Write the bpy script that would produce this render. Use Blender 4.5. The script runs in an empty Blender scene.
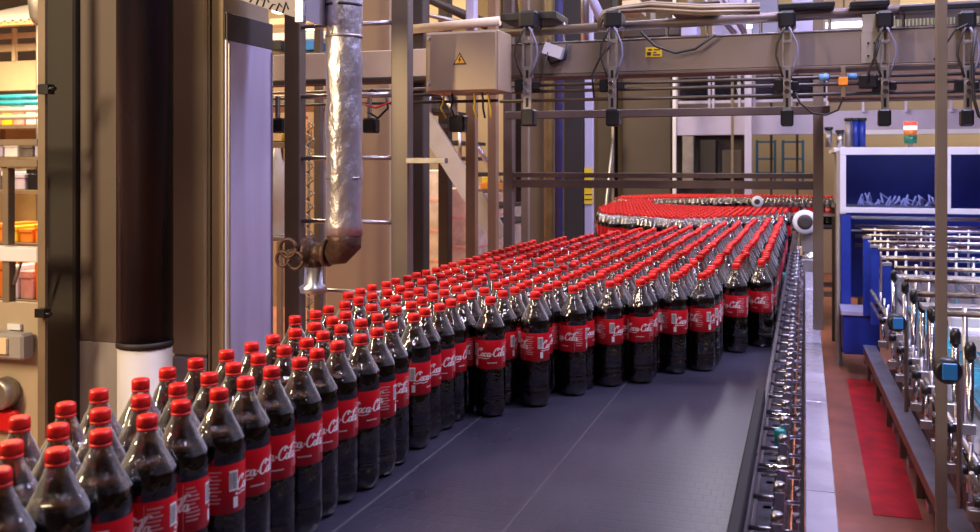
import bpy, bmesh, math, random
from mathutils import Vector, Matrix
random.seed(7)
R = math.radians
sc = bpy.context.scene
COL = sc.collection

# ------------------------------------------------------------------ camera
F = 950.0; HOR = 165.0; CZ = 1.78; BELT = 1.10
YAW = math.atan(315.0 / F); SN, CS = math.sin(YAW), math.cos(YAW)
cd = bpy.data.cameras.new('camera'); cam = bpy.data.objects.new('camera', cd); COL.objects.link(cam)
cam.location = (0, 0, CZ); cam.rotation_euler = (math.pi / 2, 0, YAW)
cd.sensor_width = 36; cd.lens = F / 980 * 36; cd.shift_y = -(266 - HOR) / 980
cd.clip_start = .05; cd.clip_end = 100
cd.dof.use_dof = True; cd.dof.focus_distance = 2.9; cd.dof.aperture_fstop = 7.0
sc.camera = cam

# ------------------------------------------------------------------ light
w = bpy.data.worlds.new('world'); sc.world = w; w.use_nodes = True
w.node_tree.nodes['Background'].inputs[0].default_value = (.62, .6, .75, 1)
w.node_tree.nodes['Background'].inputs[1].default_value = .25
sc.view_settings.view_transform = 'Standard'; sc.view_settings.look = 'None'
sc.view_settings.exposure = 0.0; sc.view_settings.gamma = 1.0; sc.view_settings.use_curve_mapping = False
sc.cycles.transparent_max_bounces = 24

def area(name, loc, tgt, sx, sy, power, colr):
    l = bpy.data.lights.new(name, 'AREA'); l.shape = 'RECTANGLE'; l.size = sx; l.size_y = sy
    l.energy = power; l.color = colr
    o = bpy.data.objects.new(name, l); COL.objects.link(o); o.location = loc
    o.rotation_euler = (Vector(tgt) - Vector(loc)).to_track_quat('-Z', 'Y').to_euler()
    return o
COOL = (.60, .58, 1.0); NEUT = (.9, .88, 1.0); WARM = (1.0, .74, .42)
area('cool_ceiling_light', (.7, 6.4, 4.6), (-.1, 5.2, 1.0), .12, 4.5, 95, COOL)
area('cool_ceiling_light', (1.0, 3.2, 4.4), (-.5, 3.0, 1.0), .10, 2.4, 95, COOL)
area('neutral_ceiling_light', (-1.0, 5.0, 4.8), (-.8, 5.0, 1.0), .10, 4.0, 120, NEUT)
area('neutral_ceiling_light', (-.9, 10.6, 4.8), (-.9, 10.0, 1.0), .3, 3.0, 70, NEUT)
area('warm_ceiling_light', (-3.0, .3, 2.7), (-1.0, 1.6, 1.3), .16, 1.2, 100, WARM)  # unseen warm window light, hung low to put golden glints on the necks
area('warm_ceiling_light', (-2.6, 5.2, 4.4), (-2.2, 6.0, 1.0), .6, 3.0, 35, WARM)
area('warm_hall_light', (-7.5, 6.0, 4.9), (-7.0, 7.5, 1.0), 2.5, 3.0, 620, WARM)
area('warm_hall_light', (-4.8, 9.5, 5.0), (-4.6, 11, 1.0), 2.0, 2.5, 260, WARM)
area('warm_hall_light', (2.2, 14.6, 5.2), (1.2, 16.5, 2.0), 4.0, .6, 120, (1, .85, .6))
area('cool_aisle_fill', (1.5, 6.2, 4.4), (.7, 8.4, .6), .25, 2.4, 75, COOL)  # added fill that brightens the machine frame and the aisle floor
area('pale_aisle_light', (.55, 2.6, 4.6), (.4, 5.6, .3), .2, 1.6, 95, (.85, .75, 1))
area('warm_front_light', (-1.9, .2, 4.0), (-1.5, 3.4, 1.6), .8, .8, 26, (1, .8, .6))
area('cool_front_light', (.9, .4, 4.2), (.3, 3.8, 1.6), .8, .8, 22, (.85, .8, 1))

# ------------------------------------------------------------------ pixel helpers (world position seen at a pixel)
def at_z(px, py, z):
    d = F * (CZ - z) / (py - HOR); l = (px - 490) / F * d
    return (l * CS - d * SN, l * SN + d * CS)
def x_at(px, Y):
    t = (px - 490) / F
    return Y * (t * CS - SN) / (CS + t * SN)
def dep(px, Y):
    return -x_at(px, Y) * SN + Y * CS
def z_at(px, py, Y):
    return CZ + (HOR - py) * dep(px, Y) / F

# ------------------------------------------------------------------ materials
MATS = {}
def mat(name, c, rough=.5, metal=0., var=.18, scale=6., bump=0., bscale=40., spec=.5, emit=None, es=0., stretch=None):
    if name in MATS: return MATS[name]
    m = bpy.data.materials.new(name); m.use_nodes = True; nt = m.node_tree; b = nt.nodes['Principled BSDF']
    tc = nt.nodes.new('ShaderNodeTexCoord'); mp = nt.nodes.new('ShaderNodeMapping')
    nt.links.new(tc.outputs['Object'], mp.inputs[0])
    if stretch: mp.inputs['Scale'].default_value = stretch
    n = nt.nodes.new('ShaderNodeTexNoise'); n.inputs['Scale'].default_value = scale; n.inputs['Detail'].default_value = 5
    nt.links.new(mp.outputs[0], n.inputs['Vector'])
    rp = nt.nodes.new('ShaderNodeValToRGB')
    rp.color_ramp.elements[0].position = .3; rp.color_ramp.elements[1].position = .7
    rp.color_ramp.elements[0].color = [max(0, x * (1 - var)) for x in c] + [1]
    rp.color_ramp.elements[1].color = [min(1, x * (1 + var)) for x in c] + [1]
    nt.links.new(n.outputs[0], rp.inputs[0]); nt.links.new(rp.outputs[0], b.inputs['Base Color'])
    b.inputs['Metallic'].default_value = metal
    mr = nt.nodes.new('ShaderNodeMapRange'); mr.inputs[3].default_value = max(0, rough - .08); mr.inputs[4].default_value = min(1, rough + .08)
    nt.links.new(n.outputs[0], mr.inputs[0]); nt.links.new(mr.outputs[0], b.inputs['Roughness'])
    b.inputs['Specular IOR Level'].default_value = spec
    if bump:
        n2 = nt.nodes.new('ShaderNodeTexNoise'); n2.inputs['Scale'].default_value = bscale; n2.inputs['Detail'].default_value = 4
        nt.links.new(mp.outputs[0], n2.inputs['Vector'])
        bp = nt.nodes.new('ShaderNodeBump'); bp.inputs['Strength'].default_value = bump; bp.inputs['Distance'].default_value = .01
        nt.links.new(n2.outputs[0], bp.inputs['Height']); nt.links.new(bp.outputs[0], b.inputs['Normal'])
    if emit:
        b.inputs['Emission Color'].default_value = (*emit, 1); b.inputs['Emission Strength'].default_value = es
    MATS[name] = m; return m

steel = mat('brushed_steel', (.62, .6, .66), .32, 1, .12, 9, .15, 60)
bracketm = mat('stained_steel', (.36, .34, .39), .3, 1, .35, 30)
steel_d = mat('dull_steel', (.36, .33, .32), .45, .8, .2, 8, .1)
chrome = mat('polished_steel', (.8, .8, .86), .16, 1, .08, 12)
alu = mat('aluminium', (.7, .7, .76), .3, .9, .1, 10)
frame_tan = mat('painted_frame_tan', (.22, .165, .115), .5, .1, .15, 5, .05)
frame_brn = mat('painted_frame_brown', (.12, .085, .07), .5, .1, .2, 5, .05)
beam_g = mat('beam_grey_brown', (.24, .195, .18), .4, .3, .12, 3, .05, 20)
cream = mat('cream_paint', (.82, .65, .43), .55, 0, .1, 3)
tanpil = mat('pillar_dark_tan', (.13, .095, .06), .6, 0, .1, 2)
tanwall = mat('tan_panel', (.40, .30, .20), .6, 0, .1, 2)
darkcol = mat('dark_brown_paint', (.05, .038, .034), .55, 0, .25, 3, .05)
browncol = mat('brown_column_paint', (.065, .05, .042), .6, 0, .15, 2)
greylow = mat('grey_lower_paint', (.28, .26, .27), .6, 0, .1, 3)
blackp = mat('black_plastic', (.012, .012, .016), .35, 0, .2, 10)
blackr = mat('black_rubber', (.02, .018, .02), .6, 0, .2, 10)
pipeblk = mat('dark_pipe_paint', (.008, .010, .018), .28, .0, .4, 4, .1, 15, spec=.3, stretch=(1, 1, .2))
pipewht = mat('white_pipe_paint', (.55, .53, .55), .5, 0, .1, 4)
violetp = mat('pale_violet_panel', (.56, .53, .76), .38, .2, .12, 4, .08, 12, stretch=(2, 2, .25))
white = mat('white_enamel', (.78, .78, .86), .35, 0, .05, 5)
navy = mat('navy_blue_paint', (.015, .04, .32), .35, 0, .2, 5)
blue = mat('bright_blue_plastic', (.02, .18, .55), .4, 0, .15, 6)
cyan = mat('cyan_film', (.03, .36, .50), .25, 0, .3, 9, .2)
teal = mat('teal_plastic', (.01, .30, .26), .4, 0, .12, 8)
yellow = mat('yellow_plastic', (.85, .60, .03), .5, 0, .1, 8)
orange = mat('orange_plastic', (.9, .30, .03), .5, 0, .15, 8)
pink = mat('pink_wrap', (.75, .40, .36), .5, 0, .2, 8)
redp = mat('red_plastic', (.62, .01, .012), .42, 0, .06, 30)
rust = mat('brown_valve_iron', (.10, .055, .045), .5, .5, .4, 20, .4, 60)
wrap = mat('shrink_wrap_film', (.72, .66, .62), .2, 0, .25, 5, .8, 14)
bluecloth = mat('violet_blue_pipe', (.05, .05, .17), .4, .1, .2, 6)
olive = mat('ochre_pipe_paint', (.24, .17, .06), .5, 0, .3, 8)
railp = mat('grey_wear_strip', (.085, .08, .10), .3, .2, .15, 10)
foil = mat('aluminium_foil_wrap', (.60, .57, .64), .38, .85, .1, 6, .7, 34, stretch=(1, 1, .6))
oldcopper = mat('copper_strip', (.5, .16, .06), .4, .5, .3, 20)
lampm = mat('lamp_tube', (.9, .9, .9), .5, emit=(1, .86, .62), es=9)
lampc = mat('cool_lamp_tube', (.9, .9, .9), .5, emit=(.85, .85, 1), es=7)
red_l = mat('red_signal_lens', (.8, .02, .02), .3, emit=(1, .05, .03), es=2.5)
white_l = mat('white_signal_lens', (.9, .8, .8), .3, emit=(1, .8, .8), es=2.0)
orange_l = mat('orange_signal_lens', (.7, .2, .03), .3)
green_l = mat('green_signal_lens', (.02, .18, .10), .3)

def grid_mat(name, c, rough, sx, sy, strength, spec=.5, var=.2):
    m = mat(name, c, rough, 0, var, 3); nt = m.node_tree; b = nt.nodes['Principled BSDF']
    tc = nt.nodes.new('ShaderNodeTexCoord'); mp = nt.nodes.new('ShaderNodeMapping'); mp.inputs['Scale'].default_value = (sx, sy, 1)
    br = nt.nodes.new('ShaderNodeTexBrick'); br.inputs['Scale'].default_value = 1; br.inputs['Mortar Size'].default_value = .06
    br.inputs['Mortar Smooth'].default_value = .3; br.inputs['Brick Width'].default_value = 1; br.inputs['Row Height'].default_value = 1
    br.inputs['Color1'].default_value = (1, 1, 1, 1); br.inputs['Color2'].default_value = (.85, .85, .85, 1); br.inputs['Mortar'].default_value = (0, 0, 0, 1)
    nt.links.new(tc.outputs['Object'], mp.inputs[0]); nt.links.new(mp.outputs[0], br.inputs['Vector'])
    bp = nt.nodes.new('ShaderNodeBump'); bp.inputs['Strength'].default_value = strength; bp.inputs['Distance'].default_value = .002
    nt.links.new(br.outputs['Color'], bp.inputs['Height']); nt.links.new(bp.outputs[0], b.inputs['Normal'])
    b.inputs['Specular IOR Level'].default_value = spec
    return m
beltm = grid_mat('modular_belt_plastic', (.032, .030, .052), .30, 40, 26, .35)
floorm = mat('terracotta_floor', (.52, .19, .14), .34, 0, .3, 2.5, .1, 30)
wallm = mat('wall_cream', (.62, .52, .36), .8, 0, .1, 1)
walldark = mat('wall_brown', (.13, .10, .085), .8, 0, .2, 1)
ceilm = mat('ceiling_sheet', (.2, .18, .18), .7, 0, .2, 1)

# bottle materials
def pet(name='clear_pet', glint_haze=0.):
    m = bpy.data.materials.new(name); m.use_nodes = True; nt = m.node_tree; nt.nodes.clear()
    out = nt.nodes.new('ShaderNodeOutputMaterial'); mx = nt.nodes.new('ShaderNodeMixShader')
    tr = nt.nodes.new('ShaderNodeBsdfTransparent'); tr.inputs[0].default_value = (.88, .89, .93, 1)
    gl = nt.nodes.new('ShaderNodeBsdfGlossy'); gl.inputs['Roughness'].default_value = .07
    fr = nt.nodes.new('ShaderNodeFresnel'); fr.inputs[0].default_value = 1.8
    ma = nt.nodes.new('ShaderNodeMath'); ma.operation = 'MULTIPLY_ADD'; ma.inputs[1].default_value = 1.5; ma.inputs[2].default_value = .03
    ma.use_clamp = True
    tc = nt.nodes.new('ShaderNodeTexCoord'); no = nt.nodes.new('ShaderNodeTexNoise'); no.inputs['Scale'].default_value = 55; no.inputs['Detail'].default_value = 1
    bp = nt.nodes.new('ShaderNodeBump'); bp.inputs['Strength'].default_value = .5; bp.inputs['Distance'].default_value = .005
    nt.links.new(tc.outputs['Object'], no.inputs[0]); nt.links.new(no.outputs[0], bp.inputs['Height'])
    nt.links.new(bp.outputs[0], gl.inputs['Normal']); nt.links.new(bp.outputs[0], fr.inputs['Normal'])
    nt.links.new(fr.outputs[0], ma.inputs[0]); nt.links.new(ma.outputs[0], mx.inputs[0])
    nt.links.new(tr.outputs[0], mx.inputs[1]); nt.links.new(gl.outputs[0], mx.inputs[2])
    if glint_haze:
        df = nt.nodes.new('ShaderNodeBsdfDiffuse'); df.inputs[0].default_value = (.85, .85, .9, 1)
        lw = nt.nodes.new('ShaderNodeLayerWeight'); lw.inputs[0].default_value = .35; nt.links.new(bp.outputs[0], lw.inputs['Normal'])
        mm = nt.nodes.new('ShaderNodeMath'); mm.operation = 'MULTIPLY'; mm.inputs[1].default_value = glint_haze; nt.links.new(lw.outputs['Facing'], mm.inputs[0])
        m2 = nt.nodes.new('ShaderNodeMixShader'); nt.links.new(mm.outputs[0], m2.inputs[0]); nt.links.new(mx.outputs[0], m2.inputs[1]); nt.links.new(df.outputs[0], m2.inputs[2])
        nt.links.new(m2.outputs[0], out.inputs[0])
    else: nt.links.new(mx.outputs[0], out.inputs[0])
    return m
petm = pet(); neckm = pet('clear_pet_neck', .36)  # diffuse white on the neck stands in for glints refracted by the PET
def neck_faces(mb, slot):
    mb.mi = [slot if (mi == 0 and sum(mb.v[i][2] for i in f) / len(f) > .245) else mi for f, mi in zip(mb.f, mb.mi)]
cola = mat('dark_cola', (.010, .004, .003), .22, 0, .3, 20, .3, 50)
lit_surface = mat('amber_cola_surface', (.05, .022, .008), .12, 0, .3, 60)  # amber colour imitates the golden light on the drink's rim
capm = mat('red_screw_cap', (.78, .012, .01), .38, 0, .05, 30)
labm = mat('red_label_film', (.50, .004, .012), .33, 0, .05, 20)
inkw = mat('white_print', (.85, .8, .8), .5, 0, .05, 20)
inkp = mat('pale_pink_print', (.62, .30, .32), .5, 0, .1, 20)
inkd = mat('dark_print', (.03, .02, .02), .5, 0, .1, 20)

def glass_mat(name, tint, rough=.05):
    m = bpy.data.materials.new(name); m.use_nodes = True; nt = m.node_tree; nt.nodes.clear()
    out = nt.nodes.new('ShaderNodeOutputMaterial'); mx = nt.nodes.new('ShaderNodeMixShader')
    tr = nt.nodes.new('ShaderNodeBsdfTransparent'); tr.inputs[0].default_value = (*tint, 1)
    gl = nt.nodes.new('ShaderNodeBsdfGlossy'); gl.inputs['Roughness'].default_value = rough
    fr = nt.nodes.new('ShaderNodeFresnel'); fr.inputs[0].default_value = 1.5
    no = nt.nodes.new('ShaderNodeTexNoise'); no.inputs['Scale'].default_value = 3
    bp = nt.nodes.new('ShaderNodeBump'); bp.inputs['Strength'].default_value = .15
    nt.links.new(no.outputs[0], bp.inputs['Height']); nt.links.new(bp.outputs[0], gl.inputs['Normal'])
    nt.links.new(fr.outputs[0], mx.inputs[0]); nt.links.new(tr.outputs[0], mx.inputs[1]); nt.links.new(gl.outputs[0], mx.inputs[2])
    nt.links.new(mx.outputs[0], out.inputs[0]); MATS[name] = m
    return m
guardglass = glass_mat('tinted_guard_glass', (.72, .76, .97))
clearglass = glass_mat('clear_glass', (.8, .8, .92))

# ------------------------------------------------------------------ mesh builder
W = {}
class MB:
    def __init__(s): s.v = []; s.f = []; s.sm = []; s.mi = []; s.mat = 0
    def add(s, vs, fs, smooth=False):
        b = len(s.v); s.v += [tuple(p) for p in vs]
        for q in fs: s.f.append(tuple(b + i for i in q)); s.sm.append(smooth); s.mi.append(s.mat)
        return s
    def box(s, x0, x1, y0, y1, z0, z1, bev=0.):
        if x0 > x1: x0, x1 = x1, x0
        if y0 > y1: y0, y1 = y1, y0
        if z0 > z1: z0, z1 = z1, z0
        m = min(x1 - x0, y1 - y0, z1 - z0); bev = min(bev if bev else m * .06, m * .45, .01)
        b = bmesh.new(); bmesh.ops.create_cube(b, size=1)
        for v in b.verts: v.co = ((x0 + x1) / 2 + v.co.x * (x1 - x0), (y0 + y1) / 2 + v.co.y * (y1 - y0), (z0 + z1) / 2 + v.co.z * (z1 - z0))
        bmesh.ops.bevel(b, geom=b.edges[:], offset=bev, segments=1, affect='EDGES')
        b.verts.index_update(); s.add([v.co[:] for v in b.verts], [[v.index for v in f.verts] for f in b.faces]); b.free(); return s
    def rect(s, px0, py0, px1, py1, Y, d, bev=0.):
        pm = (px0 + px1) / 2
        return s.box(x_at(px0, Y), x_at(px1, Y), Y, Y + d, z_at(pm, py1, Y), z_at(pm, py0, Y), bev)
    def obox(s, p, q, wd, ht, up=(0, 0, 1)):
        p, q = Vector(p), Vector(q); t = (q - p).normalized(); up = Vector(up)
        if abs(t.dot(up)) > .99: up = Vector((1, 0, 0))
        a = t.cross(up).normalized(); b = a.cross(t).normalized()
        vs = [e + a * i * wd / 2 + b * j * ht / 2 for e in (p, q) for i, j in ((-1, -1), (1, -1), (1, 1), (-1, 1))]
        return s.add(vs, [(0, 1, 2, 3), (7, 6, 5, 4), (0, 4, 5, 1), (1, 5, 6, 2), (2, 6, 7, 3), (3, 7, 4, 0)])
    def tube(s, pts, r, n=10, cap=True):
        pts = [Vector(p) for p in pts]; vs = []; prev = None
        for i, p in enumerate(pts):
            t = ((pts[min(i + 1, len(pts) - 1)] - pts[max(i - 1, 0)])).normalized()
            if prev is None:
                u = Vector((0, 0, 1)) if abs(t.z) < .9 else Vector((1, 0, 0)); a = t.cross(u).normalized()
            else: a = (prev - t * prev.dot(t)).normalized()
            prev = a; b = t.cross(a); rr = r[i] if isinstance(r, (list, tuple)) else r
            vs += [p + (a * math.cos(2 * math.pi * k / n) + b * math.sin(2 * math.pi * k / n)) * rr for k in range(n)]
        fs = [(i * n + k, i * n + (k + 1) % n, (i + 1) * n + (k + 1) % n, (i + 1) * n + k) for i in range(len(pts) - 1) for k in range(n)]
        s.add(vs, fs, True)
        if cap: s.add([], []); L = len(pts) - 1; b0 = len(s.v) - len(vs); s.f += [tuple(b0 + k for k in range(n))[::-1], tuple(b0 + L * n + k for k in range(n))]; s.sm += [False] * 2; s.mi += [s.mat] * 2
        return s
    def lathe(s, prof, n=24, c=(0, 0, 0), axis='z', fl=None, smooth=True):
        vs = []
        for z, r in prof:
            for k in range(n):
                a = 2 * math.pi * k / n; rr = r * (fl(z, a) if fl else 1); x, y = rr * math.cos(a), rr * math.sin(a)
                p = (x, y, z) if axis == 'z' else ((z, x, y) if axis == 'x' else (x, z, y))
                vs.append((c[0] + p[0], c[1] + p[1], c[2] + p[2]))
        m = len(prof)
        fs = [(i * n + k, i * n + (k + 1) % n, (i + 1) * n + (k + 1) % n, (i + 1) * n + k) for i in range(m - 1) for k in range(n)]
        b0 = len(s.v); s.add(vs, fs, smooth)
        if prof[0][1] > .0005: s.f.append(tuple(b0 + k for k in range(n))[::-1]); s.sm.append(False); s.mi.append(s.mat)
        if prof[-1][1] > .0005: s.f.append(tuple(b0 + (m - 1) * n + k for k in range(n))); s.sm.append(False); s.mi.append(s.mat)
        return s
    def mesh(s, name, mats, off=(0, 0, 0)):
        me = bpy.data.meshes.new(name); me.from_pydata([(v[0] - off[0], v[1] - off[1], v[2] - off[2]) for v in s.v], [], s.f)
        me.polygons.foreach_set('use_smooth', s.sm); me.polygons.foreach_set('material_index', s.mi)
        for m in (mats if isinstance(mats, list) else [mats]): me.materials.append(m)
        me.update(); return me
    def build(s, name, mats, parent=None, label=None, cat=None, group=None, kind=None, origin=None):
        if origin is None:
            xs, ys, zs = zip(*s.v); origin = ((min(xs) + max(xs)) / 2, (min(ys) + max(ys)) / 2, min(zs))
        o = bpy.data.objects.new(name, s.mesh(name, mats, origin)); COL.objects.link(o)
        W[o] = Vector(origin); o.location = origin
        if parent: o.parent = parent; o.location = W[o] - W[parent]
        tag(o, label, cat, group, kind); return o
def tag(o, label=None, cat=None, group=None, kind=None):
    for k, v in (('label', label), ('category', cat), ('group', group), ('kind', kind)):
        if v: o[k] = v
    return o
def thing(name, label, cat, loc, group=None):
    o = bpy.data.objects.new(name, None); COL.objects.link(o); o.location = loc; W[o] = Vector(loc); o.empty_display_size = .05
    return tag(o, label, cat, group)
def copy_tree(o, loc):
    c = o.copy(); COL.objects.link(c); c.location = loc; W[c] = Vector(loc)
    for ch in CH[o]:
        d = ch.copy(); COL.objects.link(d); d.parent = c
        for g in CH.get(ch, []):
            e = g.copy(); COL.objects.link(e); e.parent = d
    return c
CH = {}
def B(): return MB()

# ------------------------------------------------------------------ structure
B().box(-12, 9, -4, 17, -.1, 0).build('floor', floorm, kind='structure')
B().box(-12, 9, -4, 17, 6.0, 6.1).build('ceiling', ceilm, kind='structure')
B().box(-12, 9, 16.5, 16.7, 0, 6).build('wall_back', wallm, kind='structure')
B().box(-12.2, -12, -4, 17, 0, 6).build('wall_left', walldark, kind='structure')
B().box(9, 9.2, -4, 17, 0, 6).build('wall_right', walldark, kind='structure')
B().box(-12, 9, -4.2, -4, 0, 6).build('wall_front', walldark, kind='structure')
# thin red patch whose colour imitates a red glow on the floor
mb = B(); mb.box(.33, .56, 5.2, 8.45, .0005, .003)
mb.build('walkway_marking', mat('red_floor_paint', (.75, .02, .035), .4, 0, .25, 6), label='red glow on the terracotta floor beside the rail channel, put into a coloured patch', cat='painted glow')

# ------------------------------------------------------------------ conveyor
con = thing('bottle_conveyor', 'wide bottle conveyor with dark violet modular belt running back through the hall', 'conveyor', (-.6, 4, 0))
mb = B(); mb.box(-1.31, -.06, -.2, 9.2, BELT - .03, BELT, .003); mb.build('belt', beltm, con, origin=(-1.31, -.2, BELT - .03))
mb = B(); mb.box(-2.35, -1.33, 6.4, 12.4, BELT - .03, BELT, .003); mb.box(-1.31, -.06, 9.23, 9.95, BELT - .03, BELT, .003); mb.box(-1.31, -.01, 10.75, 11.10, BELT - .03, BELT, .003); mb.box(-1.31, 1.3, 11.12, 12.4, BELT - .03, BELT, .003); mb.build('curve_belt', beltm, con)
for x in (-.53, -.83): B().box(x - .0025, x + .0025, -.2, 5.2, BELT - .001, BELT + .0015, .0005).build('belt_seam', railp, con)
mb = B(); mb.box(-1.34, -1.315, -.2, 6.38, BELT - .25, BELT + .012); mb.build('side_plate', steel_d, con)
mb = B(); mb.box(-.058, -.052, -.2, 9.2, BELT - .25, BELT + .01); mb.build('side_plate', steel_d, con)
for y in (.4, 2.2, 4.0, 5.8, 7.6):
    mb = B()
    mb.box(-1.27, -1.21, y, y + .06, 0, BELT - .035); mb.box(-.14, -.08, y, y + .06, 0, BELT - .035); mb.box(-1.2, -.15, y + .01, y + .05, .3, .36)
    mb.build('leg_frame', steel_d, con)
for y in (11.3, 12.2):
    mb = B(); mb.box(-1.9, -1.84, y, y + .06, 0, BELT - .035); mb.box(.6, .66, y, y + .06, 0, BELT - .035); mb.box(-1.83, .59, y + .01, y + .05, .3, .36)
    mb.build('leg_frame', steel_d, con)
# stainless cover strip, z 1.05
st = thing('cover_strip', 'long stainless cover strip running beside the guide rail hardware', 'cover strip', (.035, 4, 0))
ys = [.2, 1.55, 2.25, 3.1, 4.0, 5.0, 5.9, 6.85]
for a, b in zip(ys[:-1], ys[1:]):
    B().box(.001, .064, a + .002, b - .002, 1.045, 1.05, .0015).build('strip_section', mat('pressed_steel', (.62, .59, .76), .22, .55, .1, 6, .5, 9), st)
for y in (.9, 2.5, 4.2, 6.0): B().box(.02, .045, y, y + .04, 0, 1.044).build('support_leg', steel_d, st)

# right guide rail with its brackets
gr = thing('guide_rail', 'grey side guide rail with chrome clamp brackets along the right belt edge', 'guide rail', (-.09, 4, 0))
B().box(-.100, -.088, 1.3, 8.6, 1.165, 1.20, .003).build('rail', railp, gr)
B().box(-.100, -.088, .6, 8.6, 1.115, 1.14, .003).build('lower_rail', steel, gr)
B().box(-.050, -.002, .2, 6.85, .86, .90, .002).build('drip_pan', darkcol, gr)
for z_, x_, m_ in ((1.09, -.045, steel_d), (1.01, -.028, oldcopper)):
    B().tube([(x_, .5, z_), (x_, 6.85, z_)], .005, 8).build('long_rod', m_, gr)
y = 1.15; k = 0
while y < 6.8:
    b1 = B()
    b1.tube([(-.09, y, 1.185), (-.03, y, 1.185)], .0045, 8); b1.tube([(-.088, y, 1.128), (-.008, y, 1.128)], .004, 8)
    b1.box(-.052, -.034, y - .012, y + .012, 1.05, 1.20); b1.box(-.024, -.012, y - .02, y + .012, 1.02, 1.10)
    b1.lathe([(-.01, .011), (.004, .011), (.007, .007)], 10, (-.043, y, 1.208)); b1.lathe([(-.008, .007), (.008, .007)], 8, (-.016, y - .03, 1.11))
    b1.box(-.08, -.06, y + .03, y + .05, 1.06, 1.10)
    b1.build('clamp_bracket', bracketm, gr)
    y += .155 if y < 4 else .22; k += 1
B().box(-.112, -.092, .95, 2.42, 1.15, 1.232, .003).build('black_rail_section', mat('matt_black_strip', (.012, .011, .014), .7, 0, .2, 10, spec=.2), gr, 'dark thicker rail section at the near end')
for y in (2.3, 1.9, 1.5):
    B().tube([(-.085, y, 1.2), (-.02, y, 1.2)], .006, 8).build('cross_rod', chrome, gr)
def plug(px, py, z, s, lab):
    x, y = at_z(px, py, z); t = thing('hose_coupling', lab, 'coupling', (x, y, z - .10))
    B().lathe([(0, .012 * s), (.045 * s, .012 * s), (.048 * s, .009 * s)], 12, (x, y, z - .02 * s)).build('grip', teal, t)
    B().tube([(x, y, z - .1), (x, y, z - .02 * s)], .005 * s, 8).build('stem', steel_d, t)
plug(780, 442, 1.17, 1.0, 'green plastic coupling nearest the camera on the rail brackets')
plug(783, 279, 1.17, 1.2, 'small teal coupling further along the rail brackets by the cover strip')

# left guide rail
gl_ = thing('guide_rail', 'thin steel guide rail behind the crowd along the left belt edge', 'guide rail', (-1.3, 3, 0))
B().box(-1.3, -1.288, 2.0, 5.4, 1.16, 1.19).build('rail', steel, gl_)
for k in range(7): B().tube([(-1.3, 2.1 + k * .5, 1.175), (-1.328, 2.1 + k * .5, 1.175), (-1.328, 2.1 + k * .5, 1.0)], .006, 8).build('bracket', steel_d, gl_)

# ------------------------------------------------------------------ bottles
def crom(P, n=7):
    out = []
    for i in range(len(P) - 1):
        p0, p1, p2, p3 = P[max(i - 1, 0)], P[i], P[i + 1], P[min(i + 2, len(P) - 1)]
        for k in range(n):
            t = k / n
            out.append(tuple(.5 * ((2 * p1[j]) + (-p0[j] + p2[j]) * t + (2 * p0[j] - 5 * p1[j] + 4 * p2[j] - p3[j]) * t * t + (-p0[j] + 3 * p1[j] - 3 * p2[j] + p3[j]) * t ** 3) for j in (0, 1)))
    out.append(tuple(P[-1])); return out
def ell(cx, cy, rx, ry, a0, a1, n=10): return [(cx + rx * math.cos(R(a0 + (a1 - a0) * k / n)), cy + ry * math.sin(R(a0 + (a1 - a0) * k / n))) for k in range(n + 1)]
def bigC(o): return crom([(o + .60, .72), (o + .50, .70), (o + .47, .86), (o + .60, 1.0), (o + .68, .86), (o + .62, .98), (o + .42, 1.05), (o + .18, .88), (o + .06, .52), (o + .12, .16), (o + .34, -.02), (o + .56, .06), (o + .68, .22)], 5)
def ring(o): return ell(o, .23, .15, .23, 80, 440, 14)
def lit_a(o): return [ell(o + .15, .23, .15, .23, 50, 410, 14), crom([(o + .32, .46), (o + .29, .2), (o + .33, .0), (o + .42, .02), (o + .50, .14)])]
STROKES = [bigC(0), ring(.90), crom([(1.42, .36), (1.32, .47), (1.17, .36), (1.13, .18), (1.22, -.01), (1.34, .02), (1.45, .14)])] + lit_a(1.54) + \
    [[(2.06, .26), (2.2, .28)]] + [bigC(2.26), ring(3.14), crom([(3.34, .15), (3.48, .5), (3.58, .95), (3.50, 1.06), (3.41, .75), (3.38, .2), (3.45, -.01), (3.56, .12)])] + lit_a(3.66) + \
    [crom([(.22, -.14), (.1, -.24), (.35, -.30), (.8, -.20), (1.25, -.28), (1.9, -.18)])] + [crom([(2.92, .92), (3.1, .82), (3.35, .95), (3.7, 1.12), (3.98, .98)])]
def wrap_strokes(mb, strokes, rad, th0, zc, s, pen=(.036, .088)):
    def put(x, yv): x2 = x + .30 * yv; th = th0 + (x2 - 2.25) * s / rad; return (rad * math.cos(th), rad * math.sin(th), zc + (yv - .4) * s)
    for st_ in strokes:
        vs = []; n = len(st_)
        for i, p in enumerate(st_):
            q0, q1 = st_[max(i - 1, 0)], st_[min(i + 1, n - 1)]; dx, dy = q1[0] - q0[0] + .3 * (q1[1] - q0[1]), q1[1] - q0[1]; L = math.hypot(dx, dy) or 1
            wd = pen[0] + (pen[1] - pen[0]) * abs(dy / L) ** 1.3
            if i in (0, n - 1) and n > 3: wd *= .5
            nx, ny = -dy / L, dx / L
            if len(st_) == 2: wd = .08
            vs += [put(p[0] + nx * wd - .3 * ny * wd, p[1] + ny * wd), put(p[0] - nx * wd + .3 * ny * wd, p[1] - ny * wd)]
        mb.add(vs, [(2 * i, 2 * i + 1, 2 * i + 3, 2 * i + 2) for i in range(n - 1)])
def patch(mb, rad, t0, t1, z0, z1, n=3):
    vs = []
    for k in range(n + 1):
        t = t0 + (t1 - t0) * k / n; vs += [(rad * math.cos(t), rad * math.sin(t), z0), (rad * math.cos(t), rad * math.sin(t), z1)]
    mb.add(vs, [(2 * k, 2 * k + 2, 2 * k + 3, 2 * k + 1) for k in range(n)])
BR = .0452
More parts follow.
